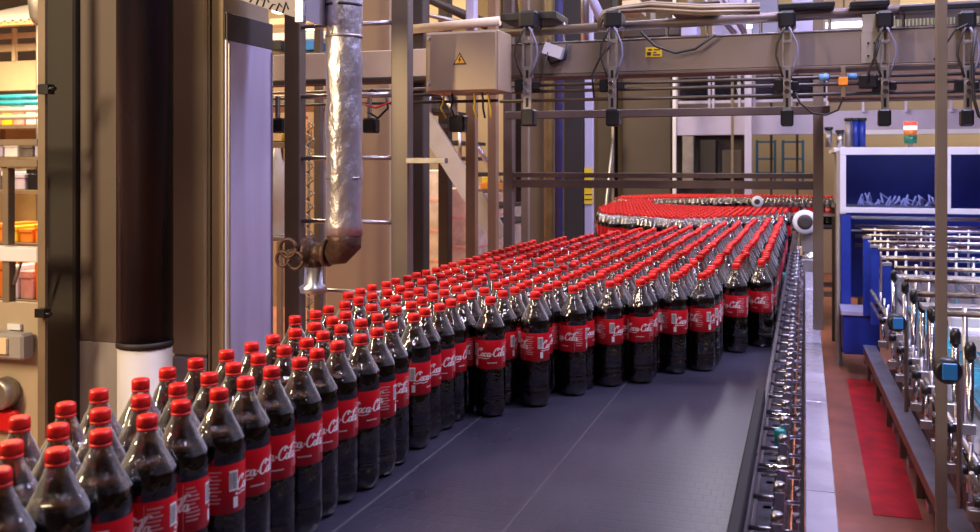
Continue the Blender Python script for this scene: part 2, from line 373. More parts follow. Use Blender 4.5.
PROF0 = [(.0, .030), (.003, .037), (.012, .0415), (.026, .0445), (.044, .0452), (.047, .0438), (.050, .0450), (.054, .0450), (.058, .0450), (.061, .0436), (.064, .0450), (.09, .0446), (.122, .0446), (.128, .0434), (.132, .0434), (.205, .0434), (.209, .0434), (.214, .0448), (.222, .0452), (.232, .0448), (.242, .0420), (.252, .0372), (.262, .0316), (.272, .0258), (.281, .0208), (.289, .0166), (.296, .0140), (.303, .0132)]
PROF = [(z, r * .93 if z < .28 else r) for z, r in PROF0]
LR = .0434 * .93 + .0008
def flute(z, a):
    if .232 < z < .292: return 1 + .035 * math.sin(8 * a + z * 50) * min(1, (z - .232) / .012, (.292 - z) / .012)
    if z < .03: return 1 + .03 * (1 - z / .03) * math.cos(5 * a)
    if .09 > z > .066: return 1 + .006 * math.sin(10 * a)
    return 1
LIQ = [(z, r - .0012) for z, r in PROF if .002 < z < .25] + [(.251, .0342)]
def bottle_parts(n):
    sh = B().lathe(PROF, n, fl=flute)
    sh.f = sh.f[:-1]; sh.sm = sh.sm[:-1]; sh.mi = sh.mi[:-1]   # the neck is open under the cap
    lq = B(); lq.lathe(LIQ, n, fl=flute); return sh, lq
def capmb(n):
    m = B(); m.lathe([(.304, .0142), (.3165, .0142), (.3195, .0128), (.320, .0115)], n, fl=(lambda z, a: 1 + .03 * math.cos(a * n / 2)) if n > 20 else None)
    m.lathe([(.2995, .0146), (.303, .0146)], max(8, n // 2)); return m
BZ = BELT + .001
proto = thing('cola_bottle', 'x', 'bottle', (0, 0, 0))
sh, lq = bottle_parts(36)
def pp(mb_, nm, m_, par): o = mb_.build(nm, m_, par, origin=(0, 0, 0)); CH.setdefault(par, []).append(o); return o
neck_faces(sh, 1)
shell = pp(sh, 'clear_shell', [petm, neckm], proto)
liq = pp(lq, 'cola_drink', cola, proto)
fm = B().lathe([(.2512, .0342), (.2518, .033), (.2516, .001)], 24); pp(fm, 'drink_surface', lit_surface, liq)
cap_o = pp(capmb(40), 'screw_cap', capm, proto)
lab_mb = B(); lab_mb.lathe([(.1305, LR - .0003), (.131, LR), (.207, LR), (.2075, LR - .0003)], 40); lab_mb.f = lab_mb.f[:-2]; lab_mb.sm = lab_mb.sm[:-2]; lab_mb.mi = lab_mb.mi[:-2]
lab = pp(lab_mb, 'wrap_label', labm, proto)
rl = LR + .0003
for th in (0, math.pi):
    lg = B(); wrap_strokes(lg, STROKES, rl, th, .173, .0213); pp(lg, 'white_lettering', inkw, lab)
    tg = B()
    for j in range(13): patch(tg, rl, th - .32 + j * .05, th - .32 + j * .05 + .03, .146, .1485, 1)
    pp(tg, 'small_print', inkw, lab)
for th in (math.pi / 2 - .1, -math.pi / 2 - .1):
    ip = B()
    for j in range(9): patch(ip, rl, th - .62, th - .05 - random.random() * .25, .148 + j * .006, .1505 + j * .006, 3)
    patch(ip, rl, th - .72, th - .70, .134, .204, 1); pp(ip, 'ingredients_print', inkp, lab)
for th in (math.pi / 2 + .25, -math.pi / 2 + .25):
    bc = B(); patch(bc, rl, th - .12, th + .26, .165, .197); patch(bc, rl, th + .05, th + .26, .138, .155)
    bc.mat = 1
    for j in range(12): patch(bc, rl + .0002, th - .09 + j * .027, th - .09 + j * .027 + random.choice((.008, .014)), .168, .194, 1)
    pp(bc, 'barcode_panel', [inkw, inkd], lab)

LX = [-.153 - .083 * k for k in range(14)]
START = [3.71, 3.57, 3.22, 3.15, 2.98, 2.91, 2.76, 2.60, 2.46, .50, .55, .52, 2.0, 2.38]
SP = .0848
def inside(poly, x, y):
    c = False; n = len(poly)
    for i in range(n):
        (x0, y0), (x1, y1) = poly[i], poly[(i + 1) % n]
        if (y0 > y) != (y1 > y) and x < (x1 - x0) * (y - y0) / (y1 - y0) + x0: c = not c
    return c
LANEW = ['right-edge', 'second', 'third', 'fourth', 'fifth', 'sixth', 'seventh', 'eighth', 'ninth', 'tenth', 'eleventh', 'twelfth', 'thirteenth', 'fourteenth']
pos = []
for k, x in enumerate(LX):
    y = START[k] + (SP / 2 if (k % 2 and k > 8) else 0); j = 0
    yend = (4.45, 4.7, 4.95, 5.25, 5.5)[13 - k] if k > 8 else 5.5 + (8 - k) * .19
    while y < yend:
        lim_left = -.62 - (y - 5.1) * .0
        pos.append((x + random.uniform(-.007, .007), y, k, j)); j += 1
        y += SP + (random.uniform(0, .0016) if y < 5 else 0) + (.045 if (1.9 < y < 7 and k < 12 and random.random() < (.2 if k < 6 else .10)) else 0)
# far curve of the stream
def lattice(poly, x0, x1, y0, y1):
    r = 0; y = y0
    out = []
    while y < y1:
        x = x0 + (.044 if r % 2 else 0)
        while x < x1:
            if inside(poly, x, y): out.append((x + random.uniform(-.003, .003), y + random.uniform(-.003, .003), -1, 0))
            x += .088
        y += .078; r += 1
    return out
far1 = [(-.11, 7.75), (-.56, 6.85), (-.87, 6.62), (-1.46, 7.15), (-1.68, 8.0), (-1.8, 9.2), (-1.75, 10.2), (-1.5, 10.0), (-1.38, 9.0), (-.665, 8.5), (-.11, 8.45)]
far2 = [(-1.72, 10.42), (-.9, 11.25), (-.2, 11.45), (1.2, 11.45), (1.2, 11.9), (-.4, 12.2), (-1.6, 12.1), (-2.05, 11.2), (-1.98, 10.3)]
pos += lattice(far1, -2.3, -.08, 6.4, 10.4) + lattice(far2, -2.3, 1.2, 10.1, 12.3)
def visd(p): return -p[0] * SN + p[1] * CS
def onscreen(p):
    d = visd(p); px = 490 + F * (p[0] * CS + p[1] * SN) / d
    top = HOR + F * (CZ - BELT - .33) / d
    return -60 < px < 1040 and top < 560
pos = [p for p in pos if visd(p) > .3 and onscreen(p)]
pos.sort(key=visd)
near, rest = pos[:300], pos[300:]
def ordn(n):
    ones = ['', 'first', 'second', 'third', 'fourth', 'fifth', 'sixth', 'seventh', 'eighth', 'ninth', 'tenth', 'eleventh', 'twelfth', 'thirteenth', 'fourteenth', 'fifteenth', 'sixteenth', 'seventeenth', 'eighteenth', 'nineteenth']
    if n < 20: return ones[n]
    t = ['', '', 'twent', 'thirt', 'fort', 'fift', 'sixt'][n // 10]
    return t + 'ieth' if n % 10 == 0 else t + 'y-' + ones[n % 10]
first = True; cnt = {}
for p in near:
    x, y, k, _ = p; j = cnt.get(k, 0) + 1; cnt[k] = j
    if first: o = proto; o.location = (x, y, BZ); first = False
    else: o = copy_tree(proto, (x, y, BZ))
    o.rotation_euler = (0, 0, random.uniform(0, 6.28))
    if k == 9 and y < 2.35: lb = 'red-capped cola bottle, %s from the left in the near file along the bare belt' % ordn(j); g = 'near file of cola bottles'
    elif k == 10 and y < 2.35: lb = 'red-capped cola bottle, %s from the left in the middle file of the narrow tail' % ordn(j); g = 'middle file of cola bottles'
    elif k == 11 and y < 2.35: lb = 'red-capped cola bottle, %s from the left in the rear file of the narrow tail' % ordn(j); g = 'rear file of cola bottles'
    elif j == 1 and k < 9:
        lb = 'front cola bottle exposed on the belt, heading the %s lane from right rail' % LANEW[k].replace('right-edge', 'first'); g = 'front edge of the bottle crowd'
    else: lb = 'crowded cola bottle, %s lane from right rail, %s back from lane head' % (LANEW[k].replace('right-edge', 'first'), ordn(j)); g = 'crowd of cola bottles on the belt'
    o['label'] = lb; o['group'] = g
# the rest of the stream as one mesh
PL = [PROF[i] for i in (0, 3, 4, 11, 13)] + [(.205, .0404), (.214, .0417), (.232, .0417), (.252, .0346), (.272, .024), (.289, .0166), (.303, .0132)]
def mass_unit(n):
    u = B(); u.lathe(PL, n); u.f = u.f[:-1]; u.sm = u.sm[:-1]; u.mi = u.mi[:-1]; neck_faces(u, 5)
    u.mat = 1; u.lathe([(.004, .033), (.03, .0402), (.125, .040), (.214, .0402), (.232, .0404), (.25, .0338), (.2505, .001)], n)
    u.mat = 2; u.lathe([(.304, .0142), (.3165, .0142), (.320, .0118)], 10); u.lathe([(.2995, .0146), (.303, .0146)], 8)
    u.mat = 3; u.lathe([(.131, LR), (.207, LR)], n); u.f = u.f[:-2]; u.sm = u.sm[:-2]; u.mi = u.mi[:-2]
    u.mat = 4; patch(u, LR + .0004, -.6, .6, .155, .185, 3); patch(u, LR + .0004, 2.6, 3.7, .155, .185, 3)
    return u
unit = mass_unit(12); bigm = B()
for x, y, _, _ in rest:
    a = random.uniform(0, 6.28); ca, sa = math.cos(a), math.sin(a); b0 = len(bigm.v)
    bigm.v += [(x + vx * ca - vy * sa, y + vx * sa + vy * ca, BZ + vz) for vx, vy, vz in unit.v]
    bigm.f += [tuple(b0 + i for i in q) for q in unit.f]; bigm.sm += unit.sm; bigm.mi += unit.mi
bigm.build('massed_cola_bottles', [petm, cola, capm, labm, inkp, neckm], label='distant stream of red-capped cola bottles winding round the far conveyor curve', cat='bottles', group='crowd of cola bottles on the belt', kind='stuff')
# outer guide on the far curves
fg = thing('curve_guide', 'low curved steel guide around the far bend of bottles', 'guide rail', (-1.6, 8, BELT))
B().tube([(-.92, 6.45, BELT + .10), (-1.54, 7.0, BELT + .10), (-1.80, 8.0, BELT + .10), (-1.92, 9.2, BELT + .10)], .01, 8).build('guide_tube', steel, fg)
for x, y in ((-1.52, 7.02), (-1.80, 8.1)): B().tube([(x - .02, y - .02, BELT), (x - .02, y - .02, BELT + .10)], .008, 8).build('support_pin', steel_d, fg)

#REST#
# ------------------------------------------------------------------ left foreground: enclosure, column, pipe
YE = 2.45
en = thing('machine_enclosure', 'beige steel machine enclosure with open upper bays at the far left', 'enclosure', (x_at(0, YE), YE, 0))
zt = z_at(20, 246, YE)
B().rect(37.5, -30, 45, 560, YE, .012).build('frame_post', frame_tan, en)
mb = B(); mb.box(x_at(-150, YE), x_at(37, YE), YE + .01, YE + .04, 0, z_at(15, 303, YE)); mb.build('door_panel', mat('enclosure_beige', (.46, .37, .27), .5, 0, .06, 3), en)
B().rect(-150, 245, 37, 259, YE, .05).build('white_cross_rail', white, en)
B().rect(-150, 140, 37, 146, YE, .03).build('cross_rail', frame_tan, en)
B().rect(-150, 160, 37, 167, YE, .03).build('cross_rail', frame_tan, en)
B().rect(2, 168, 8, 245, YE + .01, .03).build('mullion', frame_tan, en)
B().rect(2, 260, 9, 303, YE + .01, .03).build('mullion', frame_tan, en)
B().tube([at for at in ((x_at(17, YE), YE + .02, z_at(17, 259, YE)), (x_at(9, YE), YE + .02, z_at(9, 285, YE)))], .006, 8).build('brace', steel_d, en)
mb = B(); mb.rect(-30, 333, 22, 359, YE - .05, .055, .008); sw = mb.build('switch_box', mat('switch_grey', (.34, .32, .32), .45, 0, .05, 8), en)
mb = B(); mb.rect(-8, 338, 6, 354, YE - .06, .012); mb.build('switch_rocker', cream, sw)
mb = B(); mb.rect(7, 324, 20, 330, YE - .002, .01); mb.build('label_plate', white, en)
mb = B(); mb.rect(34, 309, 44, 318, YE - .03, .03); mb.tube([(x_at(44, YE), YE - .02, z_at(44, 313, YE)), (x_at(56, YE), YE - .02, z_at(56, 313, YE))], .005, 8); mb.build('latch', blackp, en)
mb = B(); mb.rect(37, 84, 48, 94, YE - .03, .03); mb.tube([(x_at(48, YE), YE - .02, z_at(48, 89, YE)), (x_at(60, YE), YE - .02, z_at(60, 89, YE))], .007, 8); mb.build('latch', blackp, en)
mb = B(); mb.lathe([(-.05, .04), (-.045, .05), (0, .052)], 16, (x_at(8, YE), YE, z_at(8, 392, YE)), 'y'); mb.build('round_cover', steel_d, en)
mb = B(); mb.rect(-20, 410, 14, 432, YE - .03, .035, .01); mb.build('emergency_stop_cover', redp, en)

# steel H column
XC = -1.75; YC = 2.6
zl = z_at(90, 333, 2.75)
hc = thing('steel_column', 'broad dark brown steel column with grey painted foot behind the pipe', 'column', (-2.1, 2.7, 0))
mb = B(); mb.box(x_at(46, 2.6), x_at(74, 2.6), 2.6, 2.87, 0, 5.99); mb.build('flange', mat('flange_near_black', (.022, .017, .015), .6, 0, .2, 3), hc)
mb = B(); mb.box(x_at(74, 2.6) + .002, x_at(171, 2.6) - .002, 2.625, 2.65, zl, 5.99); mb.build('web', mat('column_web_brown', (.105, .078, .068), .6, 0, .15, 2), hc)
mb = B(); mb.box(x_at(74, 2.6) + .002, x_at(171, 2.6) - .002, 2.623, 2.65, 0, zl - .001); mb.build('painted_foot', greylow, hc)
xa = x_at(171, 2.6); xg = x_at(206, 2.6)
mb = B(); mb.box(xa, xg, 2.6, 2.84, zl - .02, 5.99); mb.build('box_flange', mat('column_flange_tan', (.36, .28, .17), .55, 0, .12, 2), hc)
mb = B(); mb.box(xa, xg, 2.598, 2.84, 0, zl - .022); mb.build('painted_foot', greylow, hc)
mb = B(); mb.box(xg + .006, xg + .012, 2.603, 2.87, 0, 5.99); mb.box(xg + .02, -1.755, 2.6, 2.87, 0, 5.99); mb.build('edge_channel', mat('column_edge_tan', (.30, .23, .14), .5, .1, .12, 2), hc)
vp = thing('cable_cabinet', 'tall pale violet cabinet side by the brown column, violet light put into its colour', 'cabinet', (-1.745, 2.73, 0))
z0 = z_at(225, 12, 2.6)
mb = B(); mb.box(-1.752, -1.742, 2.6, 2.87, 0, z0, .003); mb.build('side_panel', violetp, vp)  # violet light falling on this side is put into its colour
mb = B(); mb.box(-1.753, -1.74, 2.6, 2.872, z0 - .09, z0 - .001, .002); mb.build('top_band', darkcol, vp)
for yy in (2.605, 2.86): B().box(-1.7405, -1.737, yy, yy + .008, 0, z0 - .1).build('edge_strip', steel_d, vp)
# overhead printed sheet
oh = thing('overhead_duct', 'grey overhead duct box with dark printed marks above the violet cabinet', 'duct', (-1.6, 2.5, 2.26))
x0_, x1_ = x_at(222, 2.45), x_at(303, 2.45)
mb = B(); zz = z_at(262, 12, 2.45); mb.add([(x0_, 2.45, zz + .06), (x1_, 2.45, zz - .03), (x1_, 2.45, zz + .25), (x0_, 2.45, zz + .30), (x0_, 2.75, zz + .06), (x1_, 2.75, zz - .03), (x1_, 2.75, zz + .25), (x0_, 2.75, zz + .30)],
    [(0, 1, 2, 3), (7, 6, 5, 4), (0, 4, 5, 1), (1, 5, 6, 2), (2, 6, 7, 3), (3, 7, 4, 0)]); mb.build('body', mat('grey_duct_paint', (.27, .25, .30), .5, 0, .1, 8), oh)
mb = B()
for k in range(9):
    xx = x0_ + .03 + k * .022; zz2 = zz + .055 - k * .008
    mb.tube([(xx, 2.448, zz2), (xx + .012, 2.448, zz2 + .014 + .01 * (k % 3)), (xx + .02, 2.448, zz2 + .012)], .0016, 6)
mb.build('printed_marks', inkd, oh)
B().rect(295, -6, 303, 22, 2.43, .02).build('corner_bracket', steel, oh)

# dark round downpipe
xp = x_at(145, 2.45); rp_ = 27 / F * dep(145, 2.45); zj = z_at(145, 344, 2.45)
dp = thing('round_downpipe', 'thick round dark pipe with white painted lower end before the column', 'pipe', (xp, 2.45, 0))
B().lathe([(zj + .001, rp_), (5.99, rp_)], 40, (xp, 2.45, 0)).build('upper_pipe', pipeblk, dp)
B().lathe([(0, rp_ * .97), (zj, rp_ * .97)], 40, (xp, 2.45, 0)).build('lower_pipe', pipewht, dp)
B().lathe([(zj - .004, rp_ * 1.02), (zj + .006, rp_ * 1.03), (zj + .014, rp_ * 1.01)], 40, (xp, 2.45, 0)).build('joint_ring', blackr, dp)

# foil wrapped pipe with valve
YF = 2.62; xf = x_at(344, YF); df = dep(344, YF); rf = 18 / F * df
fp = thing('foil_wrapped_pipe', 'silver foil insulated pipe hanging down with an elbow at its end', 'pipe', (xf, YF, z_at(344, 262, YF)))
zf = z_at(344, 232, YF)
prof = []
z = zf - .01
while z < 5.95: prof.append((z, rf * (1 + .03 * math.sin(z * 37) + .02 * math.sin(z * 91)))); z += .03
mb = B(); mb.lathe(prof, 40, (xf, YF, 0), fl=lambda z, a: 1 + .018 * math.sin(3 * a + 25 * z) + .012 * math.sin(7 * a - 61 * z)); mb.build('foil_sleeve', foil, fp)
for py in (-8, 6, 37, 178):
    zz = z_at(344, py, YF); B().lathe([(zz - .004, rf * 1.035), (zz + .004, rf * 1.035)], 32, (xf, YF, 0)).build('tape_band', steel_d if py != 6 else blackr, fp)
# elbow
pts = [(xf, YF, zf + .01), (xf, YF, zf - .035), (xf - .02, YF, zf - .06), (xf - .05, YF - .005, zf - .07)]
B().tube(pts, [rf * 1.0, rf * .98, rf * .8, rf * .6], 20).build('elbow', rust, fp)
vx = xf - .05; vz = zf - .065
va = thing('gate_valve', 'brown iron valve with round spoked handwheel on the foil pipe end', 'valve', (vx, YF, vz))
B().lathe([(-.10, .028), (-.085, .045), (-.06, .045), (-.055, .03), (-.02, .032), (-.015, .043), (0, .043)], 20, (vx, YF, vz), 'x').build('body', rust, va)
B().lathe([(-.075, .018), (-.03, .03), (-.02, .03), (0, .02)], 16, (vx - .055, YF, vz - .005)).build('bonnet', rust, va)
hx = vx - .125
for dz, rr in ((0, .032),):
    ring = [(hx + .02 * math.sin(t), YF - .045 + .0 * t, 0) for t in (0,)]
for cx_, cz_, r_ in ((hx + .01, vz + .015, .028), (hx + .035, vz - .022, .026), (hx - .008, vz - .018, .022)):
    B().tube([(cx_ + r_ * math.cos(2 * math.pi * k / 18), YF - .05, cz_ + r_ * math.sin(2 * math.pi * k / 18)) for k in range(19)], .0055, 8).build('handwheel_ring', rust, va)
B().tube([(hx + .01, YF - .05, vz), (hx + .01, YF + .01, vz), (vx - .09, YF, vz)], .011, 10).build('stem', rust, va)
zc_ = vz - .085
B().lathe([(zc_ - .045, .012), (zc_ - .04, .040), (zc_ - .022, .044), (zc_ - .012, .030), (zc_ + .06, .026)], 24, (vx - .055, YF, 0)).build('bell_outlet', alu, va)

# ladder like frame
YL = 3.15
lf = thing('ladder_frame', 'tall grey steel ladder frame of two posts and rungs behind the foil pipe', 'frame', (x_at(345, YL), YL, 0))
B().rect(284, -400, 300, 1000, YL, .05).build('post', frame_tan, lf) if False else None
for a, b in ((284, 299.5), (391, 408)):
    B().box(x_at(a, YL), x_at(b, YL), YL, YL + .05, 0, 5.99).build('post', mat('frame_grey_tan', (.17, .14, .12), .42, .4, .12, 4), lf)
for py in (24, 95, 158, 222, 292):
    z = z_at(345, py, YL); B().tube([(x_at(299, YL), YL + .02, z), (x_at(392, YL), YL + .02, z)], .0085, 10).build('rung', steel, lf)
z = z_at(420, 160, YL); B().box(x_at(408, YL), x_at(447, YL), YL - .02, YL + .01, z - .012, z + .008).build('side_arm', steel_d, lf)

def post(px0, px1, Y, d, m, lab, nm='steel_post', cat='post', z0=0, z1=5.99, group=None):
    x0, x1 = x_at(px0, Y), x_at(px1, Y)
    return B().box(x0, x1, Y, Y + d, z0, z1).build(nm, m, label=lab, cat=cat, group=group)
def panel(px0, py0, px1, py1, Y, d, m, nm, lab, cat, kind=None):
    return B().rect(px0, py0, px1, py1, Y, d).build(nm, m, label=lab, cat=cat, kind=kind)
post(409.5, 423, 3.83, .08, browncol, 'dark brown post right behind the grey ladder frame')
post(314, 320, 4.3, .04, frame_brn, 'thin brown post glimpsed between ladder frame and foil pipe')
post(325, 391, 4.9, .3, tanwall, 'broad tan column seen behind the foil wrapped pipe', 'tan_column', 'column')

# portal frame across the conveyor
YP = 4.45
pf = thing('conveyor_portal', 'brown portal frame whose low double crossbar spans above the bottles', 'frame', (x_at(660, YP), YP, 0))
B().box(x_at(503, YP), x_at(512, YP), YP, YP + .05, 0, 2.7).build('post', frame_brn, pf)
B().box(x_at(813, YP), x_at(823.5, YP), YP, YP + .05, 1.0505, 2.7).build('post', frame_tan, pf)
for a, b in ((173, 178), (180.5, 188.5)):
    B().box(x_at(512, YP), x_at(813, YP), YP + .005, YP + .035, z_at(660, b, YP), z_at(660, a, YP)).build('crossbar', frame_brn, pf)
post(465.5, 475, 3.9, .045, mat('post_orange_brown', (.34, .21, .12), .45, .2, .12, 4), 'orange-brown steel post under the warning cabinet, left one')
post(487.5, 496, 4.2, .045, MATS['post_orange_brown'], 'orange-brown steel post right of the warning cabinet leg')
post(521, 528, 4.9, .04, frame_tan, 'slender tan post beside the dark gap in the middle')
post(529, 543.5, 6.0, .3, tanpil, 'narrow tan pillar left of the ochre pipe', 'tan_pillar', 'pillar')
for px, r, m, l, nm in ((549, 4.5, olive, 'ochre vertical pipe next to the tan pillar', 'vertical_pipe'), (559, 4, bluecloth, 'violet-blue vertical pipe left of the dark central column', 'vertical_pipe')):
    Y = 5.9; x = x_at(px, Y); B().lathe([(0, r / F * dep(px, Y)), (5.99, r / F * dep(px, Y))], 14, (x, Y, 0)).build(nm, m, label=l, cat='pipe')
post(564, 583.5, 6.3, .09, mat('dark_umber', (.032, .025, .022), .6, 0, .15, 3), 'dark umber column behind the left end of the bottles', 'dark_column', 'column')
vpz = thing('violet_post', 'pale violet post with yellow height marker in the middle of the hall', 'post', (x_at(588, 6.3), 6.3, 0))
B().box(x_at(584.5, 6.3), x_at(592.5, 6.3), 6.3, 6.35, 0, 5.99).build('shaft', violetp, vpz)
B().rect(584.3, 168, 592.7, 204, 6.292, .006).build('yellow_marker', yellow, vpz)
mb = B()
for py in (176, 187, 194, 199): mb.rect(585, py, 592, py + 1, 6.29, .0015)
mb.build('marker_lines', inkd, vpz)
post(597, 614, 12.9, .3, MATS['dark_umber'], 'very dark column between violet post and broad brown column', 'dark_column', 'column')
post(622, 671, 12.9, .5, browncol, 'broad brown column standing behind the far bottles', 'brown_column', 'column')
post(672.5, 676, 12.6, .06, white, 'thin white post at the edge of the broad brown column')
post(744.5, 752, 12.5, .1, violetp, 'violet-grey post behind the far bottle curve, left of the cream wall', 'violet_post')
post(731, 733.5, 12.7, .05, frame_tan, 'thin tan post before the dark far doorway')
# leaning braces
B().tube([(x_at(597, 12.7), 12.7, 0), (x_at(613, 12.7), 12.7, z_at(613, 138, 12.7))], .02, 8).build('leaning_brace', steel, label='leaning pale steel brace behind the far left bottle curve', cat='brace')
post(611.5, 614, 12.75, .03, steel_d, 'thin grey rod next to the leaning brace')

# ------------------------------------------------------------------ overhead gantry
YG = 3.6
def zg(px, py, Y=YG): return z_at(px, py, Y)
zb0, zb1 = z_at(700, 70, YG), z_at(700, 37, YG)
gb = thing('gantry_beam', 'long grey-brown box beam crossing overhead above the bottles', 'beam', (x_at(730, YG), YG, zb0))
B().box(x_at(500, YG), x_at(1010, YG), YG, YG + .12, zb0, zb1, .004).build('box_section', beam_g, gb)
B().box(x_at(500, YG), x_at(1010, YG), YG - .012, YG + .13, zb0 - .012, zb0 - .0005, .002).build('lower_flange', frame_brn, gb)
B().box(x_at(500, YG), x_at(1010, YG), YG - .004, YG + .124, zb1 + .0005, zb1 + .005, .001).build('top_lip', steel, gb)
mb = B(); mb.box(x_at(861, YG), x_at(884, YG), YG - .008, YG - .001, zb0 + .005, zb1 - .01); mb.box(x_at(862, YG), x_at(877, YG), YG - .008, YG - .001, zb1 - .012, zb1 + .055); mb.build('joint_plate', mat('joint_plate_grey', (.42, .38, .37), .4, .4, .1, 8), gb)
mb = B()
for dx in (0, .02):
    for dz in (.03, .075): mb.lathe([(-.006, .004), (0, .004)], 8, (x_at(868, YG) + dx, YG - .009, zb0 + dz), 'y')
mb.build('bolts', chrome, gb)
st_ = B().rect(645.5, 47, 662, 57, YG - .003, .002, .0003).build('yellow_sticker', yellow, gb)
mb = B()
for q in ((648, 49, 652, 50.5), (654, 49, 660, 50.2), (647, 52, 651, 55.5), (653, 52, 656.5, 53.2), (653, 54.2, 660, 55.5)): mb.rect(*q, YG - .0042, .001)
mb.build('sticker_print', inkd, st_)
# left cream beam continuing
YB = 3.75
cb = thing('cream_beam', 'cream box beam running left behind ladder frame and foil pipe', 'beam', (x_at(350, YB), YB, z_at(350, 79, YB)))
B().rect(255, 52, 428, 79, YB, .1, .003).build('box_section', cream, cb)
B().rect(255, 79.3, 428, 83, YB - .01, .12, .002).build('lower_lip', browncol, cb)
for px in (410,):
    for py in (56, 74): B().lathe([(-.005, .006), (0, .006)], 8, (x_at(px, YB), YB - .001, z_at(px, py, YB)), 'y').build('bolt', steel_d, cb)
# horizontal rods
for i, (py, lab) in enumerate(((82, 'upper'), (88.5, 'middle'), (98, 'lower'))):
    z = z_at(700, py, YG); y_ = YG - .05
    B().tube([(x_at(500, y_), y_, z), (x_at(1010, y_), y_, z)], .0065, 8).build('guide_rod', mat('rod_dark_steel', (.10, .085, .08), .4, .4, .2, 8), label='%s of three thin dark rods slung under the grey-brown gantry beam' % lab, cat='rod', group='rods under the gantry beam')
B().box(x_at(505, 4.3), x_at(830, 4.3), 4.3, 4.34, z_at(700, 116, 4.3), z_at(700, 108, 4.3)).build('cross_beam', frame_brn, label='slim brown cross beam below the three thin rods', cat='beam')
B().box(x_at(828, 4.2), x_at(1010, 4.2), 4.2, 4.35, z_at(900, 99, 4.2), z_at(900, 62, 4.2)).build('cross_beam', mat('rusty_beam', (.20, .12, .075), .5, .2, .25, 5), label='rust-brown deep beam behind the rods at upper right', cat='beam')
for i, py in enumerate((91, 97, 104)):
    y_ = 3.5; z = z_at(345, py, y_)
    B().tube([(x_at(262, y_), y_, z), (x_at(498, y_), y_, z)], .006, 8).build('guide_rod', MATS['rod_dark_steel'] if i else steel_d, label='%s of the thin rods crossing behind the foil pipe' % ('upper', 'middle', 'lower')[i], cat='rod', group='rods behind the foil pipe')
# conduit on top
zc = z_at(700, 19, YG)
cdn = thing('overhead_conduit', 'long brown overhead conduit pipe held above the gantry beam', 'conduit', (x_at(750, YG), YG + .06, zc))
B().tube([(x_at(470, YG), YG + .06, z_at(700, 22, YG)), (x_at(1010, YG), YG + .06, z_at(700, 16, YG))], .019, 12).build('tube', mat('conduit_brown', (.17, .13, .12), .45, .3, .15, 6), cdn)
for px in (560, 665, 705, 760, 830, 905): B().tube([(x_at(px, YG), YG + .06, zc - .07), (x_at(px, YG), YG + .06, zc + .02)], .006, 8).build('hanger', steel_d, cdn)
# black cable trays above
for (a, b, py0, py1, lab) in ((500, 556, 12, 20, 'left above the sensor'), (668, 720, 2, 9, 'over the middle'), (778, 835, 2, 8, 'between the middle arms'), (850, 890, 0, 6, 'above the right arm'), (900, 1000, 3, 9, 'at the far upper right')):
    mb = B(); mb.rect(a, py0, b, py1, YG - .02, .2, .004); mb.build('cable_tray', blackp, label='black cable tray section %s' % lab, cat='cable tray')
for k in range(5):
    y_ = YG - .02 - .012 * (k % 2); zo = .008 * k
    pts = [(x_at(px, y_), y_, z_at(px, py, y_) + zo) for px, py in ((598, 30), (603, 20), (618, 12 + k), (650, 11), (700, 14), (760, 13))]
    B().tube(pts, .006, 6).build('loose_cable', mat('sheath_tan', (.34, .27, .20), .5, 0, .15, 10), label='tan cable in the bundle on top of the conduit, %s strand' % ordn(k + 1), cat='cable', group='tan cable bundle')
pts = [(x_at(px, YG - .03), YG - .03, z_at(px, py, YG)) for px, py in ((641, 33), (655, 47), (675, 54), (695, 50), (715, 36))]
B().tube(pts, .005, 6).build('loose_cable', blackr, label='black cable sagging in a loop across the yellow sticker', cat='cable')

# sensor arms
ARMS = [(527, 'leftmost sensor arm hanging from the gantry beside the tilted white box'), (612, 'second sensor arm, hanging from the gantry left of the yellow sticker'),
        (787, 'middle sensor arm hanging right of the yellow sticker with looped cable'), (885, 'fourth sensor arm hanging above the blue machine window'), (968, 'rightmost sensor arm, beyond the tall thin foreground post')]
for px, lab in ARMS:
    y_ = YG - .085; x = x_at(px, y_); t = thing('hanging_sensor_unit', lab, 'sensor arm', (x, y_, z_at(px, 75, y_)), 'sensor arms on the gantry')
    mb = B(); mb.rect(px - 9, 10, px + 9, 28, y_ + .02, .10, .01); mb.build('clamp_block', blackp, t)
    mb = B(); mb.rect(px - 5, 28, px - 3, 78, y_, .02); mb.rect(px + 3, 28, px + 5, 78, y_, .02); mb.rect(px - 5, 40, px + 5, 43, y_ - .001, .02); mb.build('twin_bar', steel_d, t)
    mb = B(); mb.rect(px - 4, 66, px + 4, 112, y_ - .012, .01)
    mb.build('slotted_plate', steel_d, t)
    mb = B()
    for a, b in ((70, 78), (98, 107)): mb.rect(px - 1.3, a, px + 1.3, b, y_ - .014, .002, .0003)
    mb.build('slot', blackp, t)
    mb = B()
    for py in (84, 92): mb.lathe([(-.02, .009), (-.012, .009), (-.01, .004), (0, .004)], 10, (x, y_ - .012, z_at(px, py, y_)), 'y')
    mb.build('bolt_pair', chrome, t)
    mb = B(); mb.rect(px - 6.5, 109, px + 6.5, 126, y_ - .03, .06, .006); mb.build('sensor_head', blackp, t)
    mb = B(); mb.rect(px - 13, 79, px - 4, 92, y_ + .0, .03, .004); mb.rect(px + 4, 81, px + 12, 90, y_, .03, .004); mb.build('rod_clamp', blackp, t)
    for s, m in ((-1, blackr), (1, mat('cable_pale_blue', (.18, .18, .32), .4, 0, .1, 10))):
        pts = [(x_at(px + a * s, y_ - .02), y_ - .02 - .01 * (b > 40), z_at(px, b, y_)) for a, b in ((2, 28), (5, 34), (10, 45), (11, 56), (8, 66), (4, 78))]
        B().tube(pts, .004, 6).build('lead', m, t)
